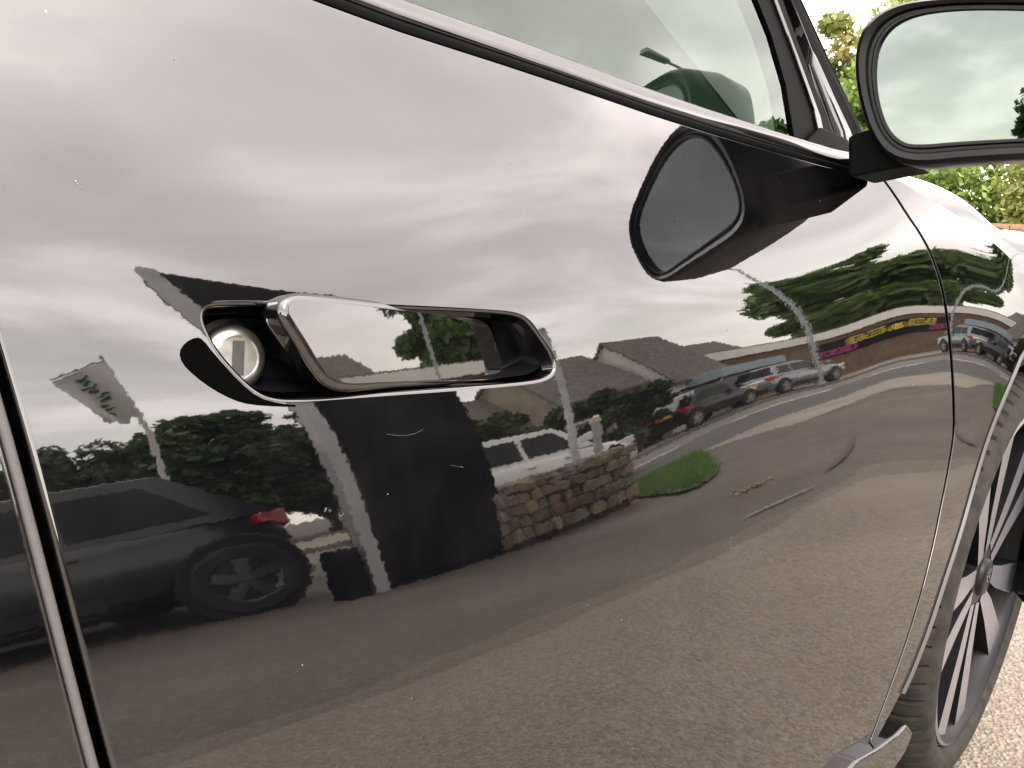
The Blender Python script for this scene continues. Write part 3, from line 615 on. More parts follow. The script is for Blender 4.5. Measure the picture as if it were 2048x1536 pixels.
# wheel: local axis y, outer face towards -y
def make_wheel(tread):
    n = 72*6
    prof = [(.264, .012), (.269, -.002), (.277, -.009), (.289, -.013), (.303, -.011), (.314, -.003), (.322, .008), (.326, .020), (.328, .034), (.328, .062), (.321, .064), (.321, .072), (.328, .074), (.328, .104), (.321, .106), (.321, .114), (.328, .116), (.328, .150), (.325, .165), (.311, .185), (.289, .196), (.266, .19)]
    v = []; f = []; k = len(prof)
    for i in range(n):
        a = 2*math.pi*i/n; ph = i % 6
        for j, (r_, h) in enumerate(prof):
            if tread and ph == 0 and (5 <= j <= 9 or 12 <= j <= 13 or 16 <= j <= 18): r_ -= .009 if j > 5 else .003
            aa = a+(.004*math.sin(h*60) if 5 <= j <= 18 else 0)
            v.append((r_*math.cos(aa), h, r_*math.sin(aa)))
    for i in range(n):
        for j in range(k-1): f.append((i*k+j, i*k+j+1, ((i+1) % n)*k+j+1, ((i+1) % n)*k+j))
    ty = mesh('wheel', v, f, 'tyre_rubber', None, 35); ty.data.flip_normals()
    # raised blocks in the sidewall shoulder
    v, f = lathe([(.266, .010), (.2645, -.004), (.260, -.006), (.256, -.003), (.248, .010), (.242, .05), (.238, .17)], 72)
    rim = mesh('rim', v, f, ['rim_silver', 'rim_black'], ty, 40, matidx=[0 if (i % 6) < 2 else 1 for i in range(len(f))])
    v, f = lathe([(.0, .16), (.244, .165)], 40); mesh('brake_shield', v, f, 'liner', ty)
    for s5 in range(5):
        for sd in (-1, 1):
            ang = 2*math.pi*s5/5+.46
            def P(r_, w_, h): 
                x, z = r_, w_; return (x*math.cos(ang)-z*math.sin(ang), h, x*math.sin(ang)+z*math.cos(ang))
            mb = MB()
            q = [(.045, .006*sd), (.045, .030*sd), (.12, .050*sd), (.262, .098*sd), (.262, .034*sd), (.12, .010*sd)]
            top = [P(r_, w_, .004+.010*(1-r_/.262)) for r_, w_ in q]; bot = [P(r_*.99, w_*.96, .05) for r_, w_ in q]
            mb.add(top+bot, [tuple(range(6))], 0); n6 = 6
            mb.add(top+bot, [(i, 6+i, 6+(i+1) % 6, (i+1) % 6) for i in range(6)], 1)
            mb.build('spoke', ['rim_silver', 'rim_black'], ty, bevel=0)
    v, f = lathe([(.0, .004), (.026, .004), (.030, .007), (.032, .012), (.052, .014), (.056, .05)], 30); mesh('hub_cap', v, f, 'rim_black', ty, 40)
    mb = MB()
    for a, b in ((-.012, .006), (-.004, .009), (.006, .008), (-.008, -.004), (.002, -.002)): mb.box((a, .0030, b), (a+.005, .0038, b+.0035))
    mb.build('hub_emblem', 'rim_silver', ty)
    return ty
WH = make_wheel(True); WH.parent = CAR; WH.matrix_parent_inverse = CARM.inverted(); WH.location = tuple(hub+np.array([0, .0, 0])); WH.rotation_euler = (0, math.radians(-14), math.radians(4.5))
for x_, y_w, rz_ in ((-1.25, -.055, 0), (-1.25, 1.66, math.pi), (1.316, 1.67, math.pi)):
    w = copy_tree(WH); w.parent = CAR; w.matrix_parent_inverse = CARM.inverted(); w.location = (x_, y_w, .300); w.rotation_euler = (0, 0, rz_)
# side mirror
mg = math.radians(14); mn = np.array([-math.cos(mg), -math.sin(mg), 0.0]); mp0 = at_y(1750, 150, -.015); mu_ = np.array([math.sin(mg), -math.cos(mg), 0.0]); mv = np.array([0, 0, 1.0])
def m2(px, py): 
    p = on_plane(px, py, mp0, mn)-mp0; return np.array([p@mu_, p[2]])
glass_px = [(1752, 150), (1757, 100), (1778, 62), (1815, 38), (1870, 25), (1960, 20), (2110, 24), (2235, 40), (2305, 90), (2326, 165), (2312, 240), (2250, 276), (2100, 274), (1930, 282), (1830, 291), (1800, 282), (1775, 255), (1758, 205)]
gq = smooth_poly([m2(a, b) for a, b in glass_px], 2)
house_px = [(1712, 140), (1716, 85), (1740, 40), (1785, 12), (1850, 0), (1960, -6), (2125, -4), (2255, 14), (2340, 75), (2362, 165), (2346, 262), (2275, 310), (2105, 312), (1930, 322), (1840, 332), (1780, 318), (1745, 275), (1722, 205)]
hq = smooth_poly([m2(a, b) for a, b in house_px], 2)
def m3(q, d): return mp0+q[0]*mu_+q[1]*mv+mn*d
k = len(hq); cen = hq.mean(0); vs_ = []; fs = []
rings = [(gq*.995+cen*.005, -.004), (gq, .0005), (gq*.93+hq*.07, .0035), (gq*.82+hq*.18, .0035), (gq*.74+hq*.26, .001), (gq*.6+hq*.4, .001), (gq*.5+hq*.5, .006), (gq*.2+hq*.8, .0075), (hq, .004), (hq+(hq-cen)*.02, -.004), (hq+(hq-cen)*.01, -.05), (cen+(hq-cen)*.90, -.095), (cen+(hq-cen)*.66, -.125), (cen+(hq-cen)*.33, -.14), (cen+(hq-cen)*.02, -.143)]
for q, d in rings: vs_ += [m3(p, d) for p in q]
for r_ in range(len(rings)-1):
    for i in range(k): fs.append((r_*k+i, r_*k+(i+1) % k, (r_+1)*k+(i+1) % k, (r_+1)*k+i))
MIR = fix(mesh('side_mirror', vs_, fs, 'mirror_plastic', CAR, 35)); MIR.data.flip_normals()
Vg, Tg = cdt(gq, [], .012, .004); gc = gq.mean(0)
vs_ = []; ns = []
for q in Vg:
    d = q-gc; vs_.append(m3(q, .001-.25*(d@d))); nv = mn+(mu_*d[0]+mv*d[1])*.5; ns.append(nv/np.linalg.norm(nv))
Tg = [tuple(t) for t in Tg]; Tg = [t if np.cross(vs_[t[1]]-vs_[t[0]], vs_[t[2]]-vs_[t[0]])@mn > 0 else t[::-1] for t in Tg]
mesh('mirror_glass', vs_, Tg, 'mirror_silver', MIR, normals=ns)
arm_px = [(1690, 272), (1706, 262), (1752, 250), (1800, 300), (1830, 328), (1770, 338), (1704, 352), (1692, 348)]
aq = [m2(a, b) for a, b in arm_px]; n_ = len(aq)
MB().add([m3(p, -.012) for p in aq]+[m3(p, -.115) for p in aq], [tuple(range(n_)), tuple(range(2*n_-1, n_-1, -1))]+[(i, n_+i, n_+(i+1) % n_, (i+1) % n_) for i in range(n_)]).build('mirror_arm', 'rubber', MIR, bevel=.003)
fp_px = [(1596, 296), (1640, 255), (1672, 268), (1694, 280), (1700, 350), (1660, 338)]
fq = [w2(wpl(a, b, .006)) for a, b in fp_px]
wpoly('mirror_foot', fq, 'rubber', .008, .02, .002)

# specks of dirt and a few fine scratches on the door skin
v = []; f = []
mat('dirt', (.22, .21, .19), .8); mat('scratch', (.05, .05, .055), .5)
spots = hit([(155, 368), (163, 376), (150, 362), (112, 412), (488, 513), (604, 1330), (775, 988), (1175, 1210), (1462, 1075), (1588, 778), (600, 620), (350, 118), (712, 84)])
for k_ in range(26):
    spots.append((rnd.uniform(.07, .95), rnd.uniform(.34, .88)))
for sx_, sz_ in spots:
    if inside(np.array(HOLE), np.array([[sx_, sz_]]))[0] or sx_ < .075: continue
    r_ = rnd.uniform(.0002, .0005); a0 = rnd.random()*6; n_ = 6; b0 = len(v)
    P_, _ = S(np.array([(sx_+r_*rnd.uniform(.6, 1.4)*math.cos(a0+i*6.283/n_), sz_+r_*rnd.uniform(.6, 1.4)*math.sin(a0+i*6.283/n_)) for i in range(n_)]), .0003)
    v += [tuple(p) for p in P_]; f.append(tuple(range(b0, b0+n_)))
o = mesh('dirt_specks', v, f, 'dirt', DOOR); o['kind'] = 'stuff'
for px_ in ([(772, 868), (800, 872), (830, 868), (846, 858)], [(560+360, 932), (930, 936), (900, 930)]):
    L2 = smooth_poly(hit(px_), 2, False); A_, _ = S(L2-[0, .00009], .00025); B_, _ = S(L2+[0, .00009], .00025); k_ = len(L2)
    mesh('scratch', list(A_)+list(B_), [(i, i+1, k_+i+1, k_+i) for i in range(k_-1)], 'scratch', DOOR)

# ------------------------------------------------------------------ vegetation
def leafmat(name, a, b, c=None):
    m, t, p = nm(name); p.inputs['Roughness'].default_value = .55
    at = N(t, 'ShaderNodeAttribute', attribute_name='tone'); r = N(t, 'ShaderNodeValToRGB')
    r.color_ramp.elements[0].position = 0; r.color_ramp.elements[0].color = (*a, 1); r.color_ramp.elements[1].position = 1; r.color_ramp.elements[1].color = (*(c or b), 1)
    q = r.color_ramp.elements.new(.7); q.color = (*b, 1)
    t.links.new(at.outputs['Fac'], r.inputs['Fac']); t.links.new(r.outputs['Color'], p.inputs['Base Color'])
    tl = N(t, 'ShaderNodeBsdfTranslucent'); t.links.new(r.outputs['Color'], tl.inputs['Color']); ms = N(t, 'ShaderNodeMixShader'); ms.inputs[0].default_value = .3
    t.links.new(p.outputs[0], ms.inputs[1]); t.links.new(tl.outputs[0], ms.inputs[2]); t.links.new(ms.outputs[0], t.nodes['Material Output'].inputs[0])
leafmat('leaf_dark', (.022, .045, .012), (.05, .09, .022)); leafmat('leaf_mid', (.055, .11, .025), (.12, .20, .048), (.19, .26, .07))
leafmat('leaf_bright', (.07, .13, .02), (.16, .25, .05), (.30, .33, .09)); leafmat('leaf_gold', (.10, .14, .03), (.24, .26, .07), (.40, .33, .12))
mat('bark', (.06, .045, .035), .9, var=.4, scale=9)
def leaves(name, cent, spread, n, size, m, parent):
    """n folded leaf faces gathered round clump centres"""
    cent = np.asarray(cent, float); spread = np.asarray(spread, float)
    ci = RNG.integers(0, len(cent), n); d = RNG.normal(size=(n, 3)); d /= np.linalg.norm(d, axis=1)[:, None]; r_ = RNG.uniform(.35, 1, n)**.6
    p = cent[ci]+d*(r_*spread[ci])[:, None]*np.array([1, 1, .85])
    u = RNG.normal(size=(n, 3)); u /= np.linalg.norm(u, axis=1)[:, None]; w = np.cross(u, RNG.normal(size=(n, 3))); w /= np.linalg.norm(w, axis=1)[:, None]; q = np.cross(u, w)
    s = (size*RNG.uniform(.6, 1.3, n))[:, None]
    v = np.stack([p-u*s*.6, p+w*s*.36+q*s*.12, p+u*s*.7, p-w*s*.36+q*s*.12], 1).reshape(-1, 3)
    me = bpy.data.meshes.new(name); me.vertices.add(4*n); me.vertices.foreach_set('co', v.ravel().astype(np.float32))
    me.loops.add(4*n); me.loops.foreach_set('vertex_index', np.arange(4*n, dtype=np.int32)); me.polygons.add(n); me.polygons.foreach_set('loop_start', np.arange(0, 4*n, 4, dtype=np.int32))
    me.update(calc_edges=True); me.validate()
    at = me.attributes.new('tone', 'FLOAT', 'FACE'); ct = RNG.uniform(0, 1, len(cent)); at.data.foreach_set('value', np.clip(ct[ci]*.55+RNG.uniform(0, .5, n), 0, 1).astype(np.float32))
    return link(name, me, m, parent)
def tree(name, label, loc, h, rad, n, size, m, group=None, trunk=.3, flat=1.0, clumps=34, cat='tree'):
    root = tag(empty(name, loc), label, cat, group)
    mb = MB(); th = h*trunk
    mb.tube([(0, 0, 0), (.04, .02, th*.6), (0, .03, th*1.3), (.05, 0, h*.7)], [h*.026, h*.02, h*.015, h*.006], 9)
    for k in range(6):
        a = k*1.05+rnd.random(); z0 = th*rnd.uniform(.8, 1.5); L = rad*rnd.uniform(.5, .85)
        mb.tube([(0, .02, z0), (L*.5*math.cos(a), L*.5*math.sin(a), z0+L*.5), (L*math.cos(a), L*math.sin(a), z0+L*.8)], [h*.012, h*.008, h*.003], 6)
    mb.build('trunk', 'bark', root, smooth=True)
    ch = h-th*.8; cz = th*.8+ch/2; cent = []; sp = []
    while len(cent) < clumps:
        d = np.array([rnd.gauss(0, 1) for _ in range(3)]); d /= np.linalg.norm(d); r_ = rnd.uniform(.35, .92); z = d[2]*r_*ch/2
        wid = 1-.25*(z/(ch/2)) if z > 0 else 1
        cent.append((d[0]*r_*rad*wid, d[1]*r_*rad*wid*flat, cz+z)); sp.append(rad*rnd.uniform(.18, .38))
    leaves('crown', cent, sp, n, size, m, root); return root
def hedge(name, label, x0, x1, y0, y1, h, n, size, m, z0=.0, cat='hedge'):
    root = tag(empty(name, ((x0+x1)/2, (y0+y1)/2, z0)), label, cat); lx, ly = (x1-x0)/2, (y1-y0)/2
    cent = []; sp = []
    for i in range(int(max(20, (x1-x0)*(y1-y0)*h*1.3))):
        cent.append((rnd.uniform(-lx, lx), rnd.uniform(-ly*.7, ly*.7), rnd.uniform(.2, h*.88))); sp.append(rnd.uniform(.25, .5)*min(1, ly+.35))
    leaves('foliage', cent, sp, n, size, m, root)
    for i in range(max(3, int((x1-x0)/1.2))):
        x = rnd.uniform(-lx, lx); MB().tube([(x, rnd.uniform(-.2, .2), 0), (x+rnd.uniform(-.2, .2), rnd.uniform(-.3, .3), h*.8)], [.05, .015], 6).build('stem', 'bark', root)
    return root

# dark tree belt on the far side of the road, seen in the rear half of the door
for x, y, h, rd, lab in ((8.0, -27, 6.4, 2.3, 'dark bushy tree in the roadside belt, lowest of the belt'), (10.3, -26, 6.8, 2.2, 'dark rounded tree in the belt behind the pale flag'), (12.5, -25.5, 7.6, 2.2, 'dark tree with the tallest dome in the belt'), (14.8, -26, 7.0, 2.0, 'dark tree of the belt standing beside the totem sign'), (5.2, -28, 6.6, 2.5, 'dark wide tree at the open end of the belt'), (17.2, -28, 7.2, 2.2, 'dark tree of the belt standing behind the cottages')):
    tree('belt_tree', lab, (x, y, 0), h, rd, 9000, .30, 'leaf_dark', 'dark trees across the road', trunk=.08, clumps=60)
# tall tree behind the shop
tree('broadleaf_tree', 'tall loose broadleaf tree rising behind the brown shop roof', (57, -28.5, 0), 19.0, 5.0, 6500, .85, 'leaf_mid', trunk=.12, clumps=48)
tree('broadleaf_tree', 'lower spreading tree behind the shop, beyond the sign', (64, -29, 0), 14.5, 5.2, 5200, .85, 'leaf_mid', trunk=.12, clumps=44)
hedge('garden_hedge', 'dark clipped garden hedge beside the parked dark car', 12.0, 19.6, -15.8, -13.8, 2.8, 20000, .16, 'leaf_dark', .1)
tree('garden_tree', 'small dark garden tree above the hedge by the cottages', (15.0, -17.5, 0), 3.6, 1.5, 2600, .22, 'leaf_dark', trunk=.2, clumps=20)
tree('garden_tree', 'round yellow-green shrub at the hedge end by the gable', (20.6, -16.6, 0), 2.6, 1.0, 1600, .18, 'leaf_mid', trunk=.15, clumps=14)
# behind the car, only in the mirror glass
for x, y, h in ((-26, -8.5, 6.2), (-30, -11.5, 7.2), (-27, -15, 6.6), (-33, -19, 8)):
    tree('roadside_tree', {-8.5: 'dark low tree behind the car, first seen in the mirror glass', -11.5: 'dark tree behind the car with a broad crown', -15: 'dark tree behind the car beside the broad crown', -19: 'tallest dark tree behind the car'}[y], (x, y, 0), h, 2.8, 3000, .4, 'leaf_dark', 'trees behind the car', trunk=.12)

hedge('field_hedge', 'long dark hedge behind the car, low in the mirror glass', -31, -28, -22, -5, 4.6, 12000, .34, 'leaf_dark')
# ------------------------------------------------------------------ hedge bank and brick wall ahead of the car
mat('brick_red', (.30, .17, .12), .85, var=.25, scale=14); mat('brick_brown', (.25, .15, .105), .85, var=.25, scale=14); mat('brick_buff', (.36, .24, .17), .85, var=.2, scale=14); mat('mortar', (.33, .29, .25), .95, var=.15, scale=20)
bw = tag(empty('brick_wall', (11.6, 5.0, -.14), math.radians(90)), 'low red brick garden wall in front of the yellow-green shrubs', 'wall')
MB().box((-9, -.10, 0), (9, .10, 1.13)).build('mortar_core', 'mortar', bw)
bm_ = [MB().box((-.1065, -.052, -.0325), (.1065, .052, .0325)).build('brick', k, bevel=.004) for k in ('brick_red', 'brick_brown', 'brick_buff')]
first = True; nb = 0
for c_ in range(5):
    for i in range(52):
        z = 1.165-.076*c_; x = -8.2+i*.2255+(.113 if c_ % 2 else 0)
        src = bm_[rnd.randrange(3)]; o = src.copy(); COL.objects.link(o); o.parent = bw; o.location = (x, .062+rnd.uniform(-.003, .003), z); o.rotation_euler = (0, 0, rnd.uniform(-.01, .01)); nb += 1
for o in bm_: bpy.data.objects.remove(o)
v = MB()
for c_ in range(5, 15):
    for i in range(52): z = 1.165-.076*c_; x = -8.2+i*.2255+(.113 if c_ % 2 else 0); v.box((x-.1065, .01, z-.0325), (x+.1065, .112, z+.0325))
o = v.build('brick_courses', 'brick_brown', bw); o['kind'] = 'stuff'
def bank(name, label, x, y, h, rad, n, size, m, flat=1):
    return tree(name, label, (x, y, 0), h, rad, n, size, m, None, trunk=.1, flat=flat, clumps=40, cat='shrub')
bank('flowering_shrub', 'golden flowering shrub above the brick wall, beyond the bonnet', 13.4, 2.6, 2.55, 1.5, 9000, .085, 'leaf_gold')
bank('flowering_shrub', 'mid green shrub beside the golden one, below the mirror', 13.3, 4.5, 2.6, 1.35, 8000, .085, 'leaf_bright')
bank('flowering_shrub', 'green shrub with pale tips hidden partly by the mirror', 14.0, 1.0, 2.7, 1.4, 8000, .09, 'leaf_bright')
bank('flowering_shrub', 'golden shrub at the far end of the brick wall', 13.4, -.8, 2.3, 1.3, 6000, .09, 'leaf_gold')
tree('lime_tree', 'yellow-green leafy tree between windscreen pillar and mirror', (16.4, 6.9, 0), 6.0, 1.75, 10000, .13, 'leaf_bright', trunk=.12, clumps=36)
tree('lime_tree', 'paler yellow-green tree behind the windscreen pillar', (17.2, 8.3, 0), 6.6, 1.2, 6000, .13, 'leaf_gold', trunk=.2, clumps=24)
hedge('back_hedge', 'green hedge filling the gap behind the flowering shrubs', 15.0, 17.0, -3, 10.5, 2.3, 9000, .13, 'leaf_mid')

# ------------------------------------------------------------------ shop across the road
mat('shop_brick', (.135, .085, .055), .9, var=.3, scale=2.2, detail=10); mat('fascia_white', (.74, .72, .66), .6, var=.08, scale=.6); mat('roof_slate', (.135, .118, .108), .85, var=.3, scale=5)
mat('sign_black', (.006, .0055, .007), .6, ior=1.12); mat('sign_yellow', (.78, .62, .05), .5); mat('sign_magenta', (.52, .02, .24), .5); mat('canopy_blue', (.30, .36, .40), .5, var=.1); mat('dark_glass', (.02, .022, .025), .08); mat('render_cream', (.62, .57, .47), .9, var=.12, scale=1.2); mat('render_white', (.68, .66, .60), .9, var=.1, scale=1.2); mat('render_buff', (.30, .255, .20), .9, var=.2, scale=2)
shop = tag(empty('shop_building', (40, -22, 0)), 'long single-storey brown brick shop with white fascia and black sign', 'building')
ox, oy = 40, -22
def L_(a): return (a[0]-ox, a[1]-oy, a[2])
def sbox(name, a, b, m, bev=0): return MB().box(L_(a), L_(b)).build(name, m, shop, bevel=bev)
sbox('wall', (25.2, -22, 0), (95, -18.0, 3.42), 'shop_brick'); sbox('fascia', (25.15, -22.1, 3.42), (95.2, -17.86, 4.12), 'fascia_white', .01)
sbox('roof', (25.2, -22.0, 4.12), (95, -17.95, 4.22), 'roof_slate'); sbox('sign_board', (34.3, -17.985, 1.75), (46.6, -17.90, 3.02), 'sign_black', .01)
sgn = [o for o in shop.children if o.name.startswith('sign_board')][0]
def glyphs(name, x0, x1, z0, z1, n, y, m, par, o3):
    """rows of letter-like strokes: the lettering is too blurred in the photograph to read"""
    mb = MB(); w = (x1-x0)/n; st = w*.17
    for i in range(n):
        a = x0+i*w+w*.08; b = a+w*.78; k = rnd.randrange(5); zm = (z0+z1)/2
        bars = [(a, z0, a+st, z1)]
        if k in (0, 1, 3): bars.append((b-st, z0, b, z1 if k != 3 else zm))
        if k in (0, 2, 4): bars.append((a+st, z1-st, b-(st if k in (0,) else 0), z1))
        if k in (1, 2, 3): bars.append((a+st, zm-st/2, b-(st if k in (1,) else 0), zm+st/2))
        if k in (2, 4): bars.append((a+st, z0, b, z0+st))
        for (p, q, r_, s_) in bars: mb.box((p-o3[0], y-o3[1], q), (r_-o3[0], y+.012-o3[1], s_))
    return mb.build(name, m, par)
glyphs('lettering', 34.5, 37.2, 1.85, 2.32, 8, -17.898, 'sign_magenta', sgn, (ox, oy))
glyphs('lettering', 36.4, 39.6, 2.34, 2.92, 9, -17.898, 'sign_yellow', sgn, (ox, oy))
MB().box((39.8-ox, -17.898-oy, 2.30), (46.0-ox, -17.885-oy, 2.78)).build('sign_strip', 'sign_yellow', sgn)
glyphs('lettering', 40.0, 45.8, 2.42, 2.66, 22, -17.883, 'sign_black', sgn, (ox, oy))
for x in (27.2, 30.4):
    w = sbox('window', (x, -18.01, .7), (x+2.6, -17.96, 2.2), 'dark_glass')
sbox('doorway', (48.2, -18.01, .1), (50.4, -17.95, 2.4), 'dark_glass'); sbox('window', (52, -18.01, .8), (58, -17.96, 2.5), 'dark_glass')
# low canopy by the shop end
can = tag(empty('canopy', (24.8, -15.9, .1)), 'low blue-grey canopy on thin posts behind the parked cars', 'canopy')
MB().box((-2.1, -.9, 1.85), (2.1, .9, 2.38)).build('canopy_roof', 'canopy_blue', can, bevel=.02)
for a in (-1.95, 1.95):
    for b in (-.75, .75): MB().box((a-.04, b-.04, 0), (a+.04, b+.04, 1.86)).build('post', 'canopy_blue', can)
# cottages
def cottage(label, x0, x1, y0, y1, he, hr, wall, axis, chim=None):
    cx, cy = (x0+x1)/2, (y0+y1)/2; r = tag(empty('cottage', (cx, cy, 0)), label, 'house', 'cottages across the road'); a, b = (x1-x0)/2, (y1-y0)/2
    if axis == 'x': prof = [(-b, 0), (b, 0), (b, he), (0, hr), (-b, he)]; MB().prism(prof, -a, a, 'x').build('wall', wall, r)
    else: prof = [(-a, 0), (a, 0), (a, he), (0, hr), (-a, he)]; MB().prism(prof, -b, b, 'y').build('wall', wall, r)
    w, l = (b, a) if axis == 'x' else (a, b); mb = MB(); sl = (hr-he)/w; o_ = .25
    for s in (-1, 1):
        q = [(0, hr+.02), (s*(w+o_), he-sl*o_+.02), (s*(w+o_), he-sl*o_+.16), (0, hr+.17)]
        mb.prism(q, -l-.15, l+.15, 'x' if axis == 'x' else 'y')
    rf = mb.build('roof', 'roof_slate', r)
    if chim is not None: MB().box((chim-.35, -.3, hr-.5), (chim+.35, .3, hr+1.0)).box((chim-.2, -.15, hr+1), (chim, .15, hr+1.25)).build('chimney', 'brick_brown', rf)
    for k, wx in enumerate((-.5, .5)):
        if axis == 'x':
            f_ = MB().box((a*wx-.55, b-.02, 1.0), (a*wx+.55, b+.04, 2.1)).build('window', 'render_white', r); MB().box((a*wx-.47, b+.03, 1.08), (a*wx+.47, b+.05, 2.02)).build('pane', 'dark_glass', f_)
    return r
cottage('brown roofed cottage with its long buff side to the road', 17.4, 21.4, -22.0, -17.3, 3.2, 5.9, 'render_buff', 'x')
cottage('white cottage whose pale gable end stands clear beside the brown roof', 22.0, 25.0, -21.4, -16.5, 2.7, 6.3, 'render_white', 'x')
cottage('cottage with a wide brown roof and chimney behind the shop end', 30.2, 39.0, -28.5, -23.4, 4.3, 6.9, 'render_cream', 'x', chim=-1.6)
cottage('low dark roofed house nearest the totem sign', 15.2, 18.0, -22.5, -18.6, 2.6, 4.6, 'render_buff', 'x')

# ------------------------------------------------------------------ street furniture
mat('galv', (.36, .38, .38), .5, .3, var=.12, scale=6); mat('grey_plastic', (.15, .16, .16), .5)
def lamp_post(label, x, y, h, arm, r0=.11):
    r = tag(empty('lamp_post', (x, y, .1)), label, 'street lamp', 'street lamps')
    MB().tube([(0, 0, 0), (0, 0, 1.3), (0, 0, 1.32), (0, 0, h)], [r0, r0, r0*.72, r0*.5], 12).build('column', 'galv', r, smooth=40)
    MB().tube([(0, 0, h-.02), (-arm*.3, 0, h+.35), (-arm*.8, 0, h+.55)], r0*.42, 8).build('arm', 'galv', r, smooth=40)
    MB().add([(-arm*.75, -.12, h+.50), (-arm*.75, .12, h+.50), (-arm-.25, .17, h+.58), (-arm-.25, -.17, h+.58), (-arm*.75, -.08, h+.62), (-arm*.75, .08, h+.62), (-arm-.2, .12, h+.74), (-arm-.2, -.12, h+.74)], [(0,1,2,3),(4,7,6,5),(0,4,5,1),(1,5,6,2),(2,6,7,3),(3,7,4,0)]).build('lamp_head', 'grey_plastic', r, bevel=.02)
    return r
lamp_post('tall grey street lamp on the far pavement by the silver SUV', 25.7, -13.35, 9.6, 4.4, .105)
pp = tag(empty('marker_post', (6.95, -6.55, 0)), 'plain grey post beside the white car and stone wall end', 'post')
MB().tube([(0, 0, 0), (0, 0, 1.2), (0, 0, 1.22), (0, 0, 3.2)], [.065, .065, .05, .045], 12).build('column', 'galv', pp, smooth=40); MB().tube([(0, 0, 3.2), (0, 0, 3.26)], [.06, .04], 12).build('cap', 'grey_plastic', pp)
bo = tag(empty('bollard', (7.45, -6.6, 0)), 'short grey bollard with a pale cap beside the white car', 'bollard')
MB().tube([(0, 0, 0), (0, 0, 1.16)], .065, 12).build('post', 'galv', bo, smooth=40); MB().tube([(0, 0, 1.16), (0, 0, 1.25), (0, 0, 1.28)], [.07, .07, .03], 12).build('cap', 'render_cream', bo, smooth=40)
# totem sign
mat('totem_black', (.004, .004, .006), .5, var=.3, scale=3, ior=1.2); mat('totem_edge', (.42, .42, .43), .45, .4, var=.1, scale=5); mat('totem_grey', (.20, .20, .20), .5)
tt = tag(empty('totem_sign', (3.43, -4.75, 0)), 'tall black dealership totem sign with a silver edge post', 'sign')
MB().prism([tuple(p) for p in resample(smooth_poly([(-.46, .06), (-.47, .9), (-.53, 2.0), (-.70, 2.9), (-.84, 3.62)], 2, False), .5, False)]+[tuple(p) for p in resample(smooth_poly([(.02, 3.46), (.25, 2.8), (.50, 1.9), (.59, .9), (.60, .06)], 2, False), .5, False)], -.14, .12, 'y').build('panel', 'totem_black', tt, bevel=.006)
MB().prism([tuple(p) for p in smooth_poly([(-.555, 0), (-.565, .9), (-.625, 2.0), (-.80, 2.9), (-.94, 3.66)], 2, False)]+[tuple(p) for p in smooth_poly([(-.845, 3.64), (-.705, 2.9), (-.535, 2.0), (-.475, .9), (-.465, 0)], 2, False)], .04, .135, 'y').build('edge_post', 'totem_edge', tt)
MB().box((-.45, -.12, 0), (.58, .09, .055)).build('plinth', 'totem_black', tt, bevel=.005); MB().box((-.72, -.05, 0), (-.595, .15, .42)).build('service_box', 'totem_black', tt, bevel=.01)
mb = MB()
for a, b, w_, h_ in ((-.52, 3.02, .20, .05), (-.48, 3.08, .06, .16), (-.30, 3.02, .05, .2), (-.22, 3.02, .16, .05), (-.20, 3.14, .14, .05), (-.05, 3.02, .05, .18)): mb.box((a, .121, b), (a+w_, .126, b+h_))
mb.build('lettering', 'totem_grey', tt)
# flag
mat('flag_cloth', (.60, .59, .57), .8, var=.08, scale=3); mat('flag_green', (.04, .13, .07), .8); mat('pole_white', (.60, .59, .56), .4)
fl = tag(empty('flagpole', (2.97, -7.02, 0)), 'pale pole with a grey-white flag bearing faded green lettering', 'flag')
MB().tube([(0, 0, 0), (0, 0, 2.2), (-.1, 0, 3.42)], [.034, .028, .018], 10).build('pole', 'pole_white', fl, smooth=40)
MB().tube([(-.1, 0, 3.38), (-.66, .04, 3.08)], .012, 6).build('top_rod', 'grey_plastic', fl)
MB().tube([(-.1, 0, 3.41), (-.1, 0, 3.47)], [.03, .02], 8).build('finial', 'grey_plastic', fl)
nu, nv = 14, 14; v = []; f = []
def flagp(u, w): 
    x0, z0 = -.105-.55*u, 3.36-.30*u; d = .96-.18*u+.06*math.sin(u*5)
    return (x0+.30*w*u+.05*w-.0*u, .06*math.sin(u*6+w*3)*(.4+w), z0-d*w*(.86-.02*math.sin(w*4)))
for i in range(nu+1):
    for j in range(nv+1): v.append(flagp(i/nu, j/nv))
for i in range(nu):
    for j in range(nv): a = i*(nv+1)+j; f.append((a, a+1, a+nv+2, a+nv+1))
fg = mesh('flag', v, f, 'flag_cloth', fl, True)
mb = MB()
for i in range(9):
    w_ = .12+.085*i
    for s in range(3):
        u0 = .36+.05*math.sin(i)+rnd.uniform(-.06, .10); a = flagp(u0, w_+rnd.uniform(-.01, .03)); b = flagp(u0+rnd.uniform(.08, .22), w_+rnd.uniform(0, .05))
        mb.tube([(a[0], a[1]+.012, a[2]), (b[0], b[1]+.012, b[2])], .011, 4)
mb.build('lettering', 'flag_green', fg)

